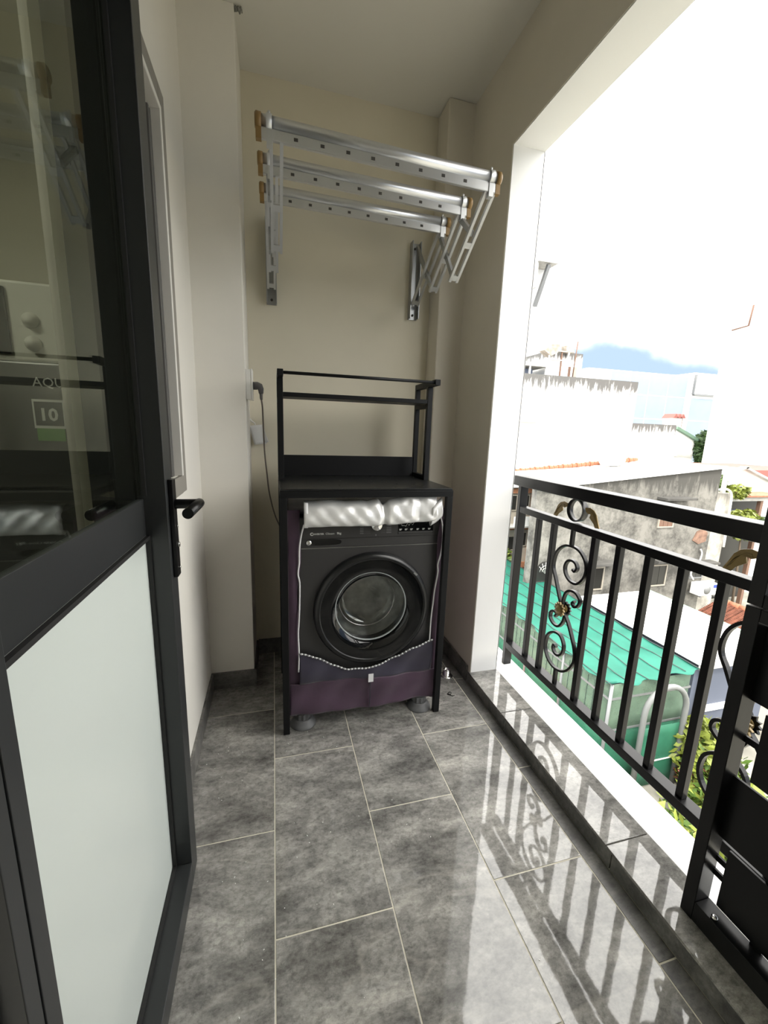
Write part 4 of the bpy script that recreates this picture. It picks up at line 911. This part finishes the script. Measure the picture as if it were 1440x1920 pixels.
# ---- shrubs and trees
plant('garden_shrub', (11.6, 7.3, GZ), 'bushy yellow-green shrub right of the garden arch', 'shrub',
      [((11.55, 7.3, -7.4), (0.85, 0.8, 1.1), 900, 0.16, M['leaf_y']), ((11.7, 7.1, -7.6), (0.9, 0.8, 0.95), 450, 0.15, M['leaf']), ((11.3, 7.0, -7.9), (0.7, 0.6, 0.6), 120, 0.14, M['leaf_r'])])
plant('garden_shrub', (10.6, 5.6, GZ), 'low mixed green and reddish shrubs nearest below the railing', 'shrub',
      [((10.4, 5.4, -7.9), (2.2, 1.4, 0.7), 1400, 0.17, M['leaf']), ((10.2, 5.5, -7.8), (2.3, 1.4, 0.7), 700, 0.17, M['leaf_y']), ((10.7, 5.2, -7.8), (1.8, 1.0, 0.6), 220, 0.15, M['leaf_r'])])
plant('garden_shrub', (8.0, 6.6, GZ), 'olive-green undergrowth along the foot of the mesh wall', 'shrub',
      [((7.4, 9.0, -8.2), (0.9, 4.2, 0.45), 1500, 0.15, M['leaf_d']), ((7.5, 8.4, -8.1), (0.9, 4.4, 0.5), 700, 0.14, M['leaf_y'])], trunk=False)
plant('yard_tree', (11.4, 19.2, GZ), 'small green tree before the orange brick building', 'tree',
      [((11.6, 18.75, -5.5), (0.8, 0.5, 0.9), 420, 0.16, M['leaf']), ((11.7, 18.7, -5.3), (0.7, 0.4, 0.7), 260, 0.15, M['leaf_y'])])
plant('roof_vine', (23.0, 16.6, GZ), 'leafy green vine trailing over the dark shed roof', 'vine',
      [((23.2, 16.9, -1.1), (0.7, 0.5, 0.65), 420, 0.17, M['leaf']), ((24.3, 16.4, -1.35), (0.9, 0.4, 0.40), 380, 0.16, M['leaf_y'])])
plant('garden_shrub', (25.0, 15.9, GZ), 'bright green shrub in front of the dark shed', 'shrub',
      [((24.6, 16.0, -3.1), (1.3, 0.5, 0.85), 800, 0.18, M['leaf_y']), ((25.3, 15.9, -3.3), (1.4, 0.5, 0.7), 500, 0.18, M['leaf_d'])])
plant('far_tree', (43.6, 33.5, GZ), 'dark green tree beside the far house with the green gable', 'tree',
      [((43.7, 33.6, 0.6), (0.9, 0.8, 1.9), 700, 0.3, M['leaf_d']), ((43.9, 33.4, 0.9), (0.8, 0.7, 1.5), 300, 0.28, M['leaf'])])

# ---- brick-framed building at the far left of the opening
bb = thing('brick_building', (11.6, 21, GZ), 'cream building framed in orange brick left of the grey house', 'building')
MB().box(9.0, 13.75, 19.0, 24.0, GZ, -1.35).build('wall', M['cream'], bb)
for x0, x1 in ((11.7, 11.95), (13.35, 13.80)): MB().box(x0, x1, 18.86, 19.05, GZ, -1.5).build('brick_pier', M['brick'], bb)
for z0, z1 in ((-1.75, -1.5), (-3.75, -3.45), (-5.9, -5.6)): MB().box(10.0, 13.35, 18.88, 19.03, z0, z1).build('brick_band', M['brick'], bb)
MB().box(8.8, 13.9, 18.7, 24.0, -1.42, -1.30).build('roof_slab', M['bwhite'], bb)
for x0, x1, z0, z1 in ((12.65, 13.25, -2.5, -1.85), (12.1, 12.5, -2.7, -1.85), (12.1, 12.55, -4.9, -4.1), (12.9, 13.3, -4.7, -3.9)): window(bb, (x0, x1, 19.0, z0, z1), 'dark_win', 'cream', t=0.04)
MB().box(10.5, 13.35, 18.3, 19.0, -3.5, -3.42).build('balcony_slab', M['concrete'], bb)
MB().box(12.0, 13.2, 18.3, 18.36, -3.42, -2.9).build('balcony_panel', M['bwhite'], bb)

# ---- big white building with mould-streaked parapet
bw_ = thing('white_block', (24, 34, GZ), 'large white building with a mould-streaked parapet behind the grey house', 'building')
MB().box(17.0, 30.5, 30.0, 40.0, GZ, 6.1).build('wall', M['mould'], bw_)
window(bw_, (18.85, 19.25, 30.0, 2.6, 4.6), 'steel_grey', 'cream', t=0.08)
MB().box(18.6, 20.9, 29.4, 30.0, 2.35, 2.5).build('window_sill', M['bwhite'], bw_)
ht = thing('roof_hut', (23.5, 32, 6.1), 'small white hut with a stained top on the roof of the large white building', 'hut')
MB().box(21.8, 25.2, 30.8, 34.0, 6.1, 8.1).build('wall', M['mould3'], ht)
for x in (23.75, 24.35): MB().box(x, x+0.35, 30.74, 30.82, 6.15, 7.0).build('door_leaf', M['shutter'] if x < 24 else M['cream'], ht)
ra = thing('roof_awning', (20.3, 31, 6.1), 'grey sheet awning on posts at the left of the roof hut', 'awning')
MB().box(18.6, 21.6, 30.3, 33.0, 6.75, 7.05).build('roof_sheet', M['concrete'], ra)
for x in (18.7, 20.0, 21.5): MB().box(x-0.06, x+0.06, 30.35, 30.47, 6.1, 6.75).build('post', M['pvc'], ra)
MB().box(18.7, 20.6, 30.9, 31.0, 6.12, 6.6).build('screen', mat('slate_screen', (0.10, 0.12, 0.17), 0.6), ra)
ts = thing('tank_stand', (22.6, 30.5, 6.1), 'rusty water tank stand with masts before the roof hut', 'stand')
for x in (21.6, 22.2, 22.75, 23.4): MB().box(x-0.05, x+0.05, 30.25, 30.35, 6.1, 8.3+0.25*math.sin(x*3)).build('post', M['bwhite'] if x != 22.75 else M['shutter'], ts)
for z in (7.3, 8.0): MB().box(21.4, 23.8, 30.22, 30.38, z, z+0.08).build('cross_bar', M['concrete'], ts)
MB().prism([(21.0, 8.0), (21.7, 8.5), (22.4, 8.55), (22.3, 7.9), (21.7, 7.6)], 'y', 30.2, 30.9).build('tarpaulin', mat('tan_tarp', (0.34, 0.29, 0.24), 0.8, var=0.4, vscale=3), ts)
MB().prism([(23.0, 8.5), (23.7, 8.35), (23.9, 8.0), (23.1, 8.05)], 'y', 30.2, 30.8).build('tarpaulin', mat('tan_tarp_pale', (0.42, 0.37, 0.31), 0.8, var=0.4, vscale=3), ts)
MB().tube([(24.0, 30.3, 6.1), (24.15, 30.3, 8.9)], 0.05, 6).build('mast', M['shutter'], ts)
MB().tube([(22.65, 30.3, 8.4), (22.65, 30.3, 10.3)], 0.03, 6).build('mast', M['bwhite'], ts)
lw = thing('white_block', (33, 33, GZ), 'lower white building with a mould-streaked parapet adjoining on the right', 'building')
MB().box(30.55, 35.7, 30.2, 38.0, GZ, 2.65).build('wall', M['mould2'], lw)
tk = thing('water_tank', (19.0, 21.3, -0.9), 'round pale water tank lying on the pale roof', 'tank')
MB().lathe([(0.30, -0.75), (0.42, -0.62), (0.44, 0), (0.42, 0.62), (0.30, 0.75)], (20.4, 21.2, -0.02), 'x', 20).build('tank_body', M['pvc'], tk)
for x in (19.95, 20.4, 20.85): MB().lathe([(0.45, -0.03), (0.465, 0), (0.45, 0.03)], (x, 21.2, -0.02), 'x', 20, close=False).build('hoop', M['concrete'], tk)

# ---- far blue-panelled building
fb = thing('panelled_building', (48, 50, GZ), 'far pale blue building clad in large panels', 'building')
MB().box(38.0, 54.2, 45.2, 60.0, GZ, 9.8).build('wall', M['bwhite'], fb)
MB().box(54.3, 62.0, 44.6, 60.0, GZ, 10.2).build('wing', M['bwhite'], fb)
xs = [41.5, 44.6, 47.7, 50.9, 54.1]; zs = [-6, -2.6, 0.8, 4.0, 7.0, 9.7]
for a, b in zip(xs, xs[1:]):
    for c, d in zip(zs, zs[1:]): MB().box(a+0.07, b-0.07, 45.17, 45.2, c+0.07, d-0.07).build('panel', M['facade_blue'], fb)
for c, d in zip(zs[:-1], zs[1:-1]): MB().box(54.4, 58.4, 44.57, 44.6, c+0.07, d-0.07).build('panel', M['facade_blue'], fb)
MB().box(54.5, 60.0, 44.4, 44.6, 7.5, 9.9).build('window', M['facade_line'], fb)
MB().box(54.35, 54.5, 44.3, 44.6, 7.4, 9.95).box(54.5, 60.0, 44.3, 44.6, 7.28, 7.45).build('window_frame', M['steel_grey'], fb)
# ---- house with green gable and a chimney, in front of it
gh = thing('green_gable_house', (41.2, 36, GZ), 'small white house with a green gable roof far behind', 'house')
MB().box(38.0, 43.0, 34.0, 38.0, GZ, 1.2).build('wall', M['bwhite'], gh)
MB().bar((40.0, 33.9, 2.55), (43.1, 33.9, 1.35), 0.5, 0.28).build('roof_slope', M['green_roof'], gh)
MB().prism([(38.0, 1.2), (43.0, 1.2), (40.2, 2.4)], 'y', 34.0, 38.0).build('gable', M['bwhite'], gh)
MB().box(40.4, 42.6, 33.7, 34.0, -0.35, -0.15).build('ledge', M['concrete'], gh)
MB().box(40.2, 40.7, 33.9, 34.0, -1.3, -0.95).build('vent', M['dark_win'], gh)
ch = thing('chimney', (40.9, 35.2, 1.3), 'white chimney with a small red tiled cap far behind', 'chimney')
MB().box(40.9, 42.2, 35.2, 36.2, 1.0, 3.6).build('shaft', M['bwhite'], ch)
MB().box(42.21, 42.4, 35.3, 36.2, 1.0, 3.6).build('shaft_return', M['shutter'], ch)
for x in (41.1, 41.6, 42.1): MB().prism([(x-0.35, 3.6), (x+0.35, 3.6), (x, 4.05)], 'y', 35.0, 36.4).build('cap_tile', M['red_roof'], ch)
# ---- white block on the right with a bent pipe, and the tall white block with a braced canopy
rw = thing('white_block', (47, 26, GZ), 'tall plain white building at the right edge with a bent pipe', 'building')
MB().box(39.2, 56.0, 22.0, 30.0, GZ, 13.0).build('wall', M['bwhite'], rw)
MB().tube([(39.0, 29.3, 10.9), (39.0, 28.0, 11.0), (39.0, 27.9, 12.6)], 0.07, 8).build('bent_pipe', M['shutter'], rw)
tw = thing('white_tower', (24, 46, GZ), 'tall white building with a small braced canopy high at the left of the sky', 'building')
MB().box(18.0, 28.5, 42.0, 52.0, GZ, 24.0).build('wall', M['bwhite'], tw)
MB().box(26.2, 28.5, 40.1, 42.0, 18.6, 18.95).build('canopy', M['concrete'], tw)
MB().box(26.2, 26.35, 40.3, 42.0, 16.2, 18.6).build('canopy_cheek', M['concrete'], tw)
MB().bar((27.6, 40.4, 18.5), (27.4, 41.9, 14.9), 0.35, 0.35, up=(1,0,0)).build('brace', M['steel_grey'], tw)
# ---- right edge: gable house with red roof, dark shed, white pipe pole
gr = thing('gable_house', (29, 19.5, GZ), 'white gabled house with a red-brown roof at the right edge', 'house')
MB().prism([(25.6, GZ), (34.0, GZ), (34.0, -2.35), (27.8, -0.26), (25.6, -0.75)], 'y', 18.7, 24.0).build('gable_wall', M['bwhite'], gr)
MB().bar((27.7, 18.6, -0.20), (34.3, 18.6, -2.43), 0.4, 0.12).build('verge', M['concrete'], gr)
MB().bar((27.9, 18.6, -0.20), (25.4, 18.6, -0.78), 0.4, 0.08).build('verge', M['concrete'], gr)
MB().prism([(28.3, -0.40), (36.0, -0.40), (36.0, -3.0)], 'y', 18.85, 25.0).build('roof', M['red_roof'], gr)
ds = thing('dark_shed', (26, 17.4, GZ), 'dark open shed under a grey roof beside the gabled house', 'shed')
MB().box(22.4, 29.0, 16.7, 18.5, -1.95, -1.72).build('roof', M['concrete'], ds)
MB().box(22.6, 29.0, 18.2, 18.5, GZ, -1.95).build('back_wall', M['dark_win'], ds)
for x in (23.0, 26.95, 28.5): MB().box(x-0.1, x+0.1, 16.75, 16.95, GZ, -1.95).build('post', M['shutter'], ds)
MB().box(25.6, 26.8, 17.6, 17.7, -3.2, -2.6).build('crate', M['blue_wall'], ds)
MB().box(25.3, 28.8, 16.5, 18.0, -1.70, -1.62).build('tile_verge', M['ridge_tile'], ds)
# ---- orange tarp, laundry and yard fence below the ledge
tag(MB().grid(lambda u, v: (7.65+0.9*u, 10.1+2.0*v, GZ+1.0+0.05*math.sin(u*5+v*9)), 6, 10).build('orange_tarpaulin', M['orange_tarp'], None, solid=0.01), 'bright orange tarpaulin stretched below the railing ledge', 'tarpaulin')
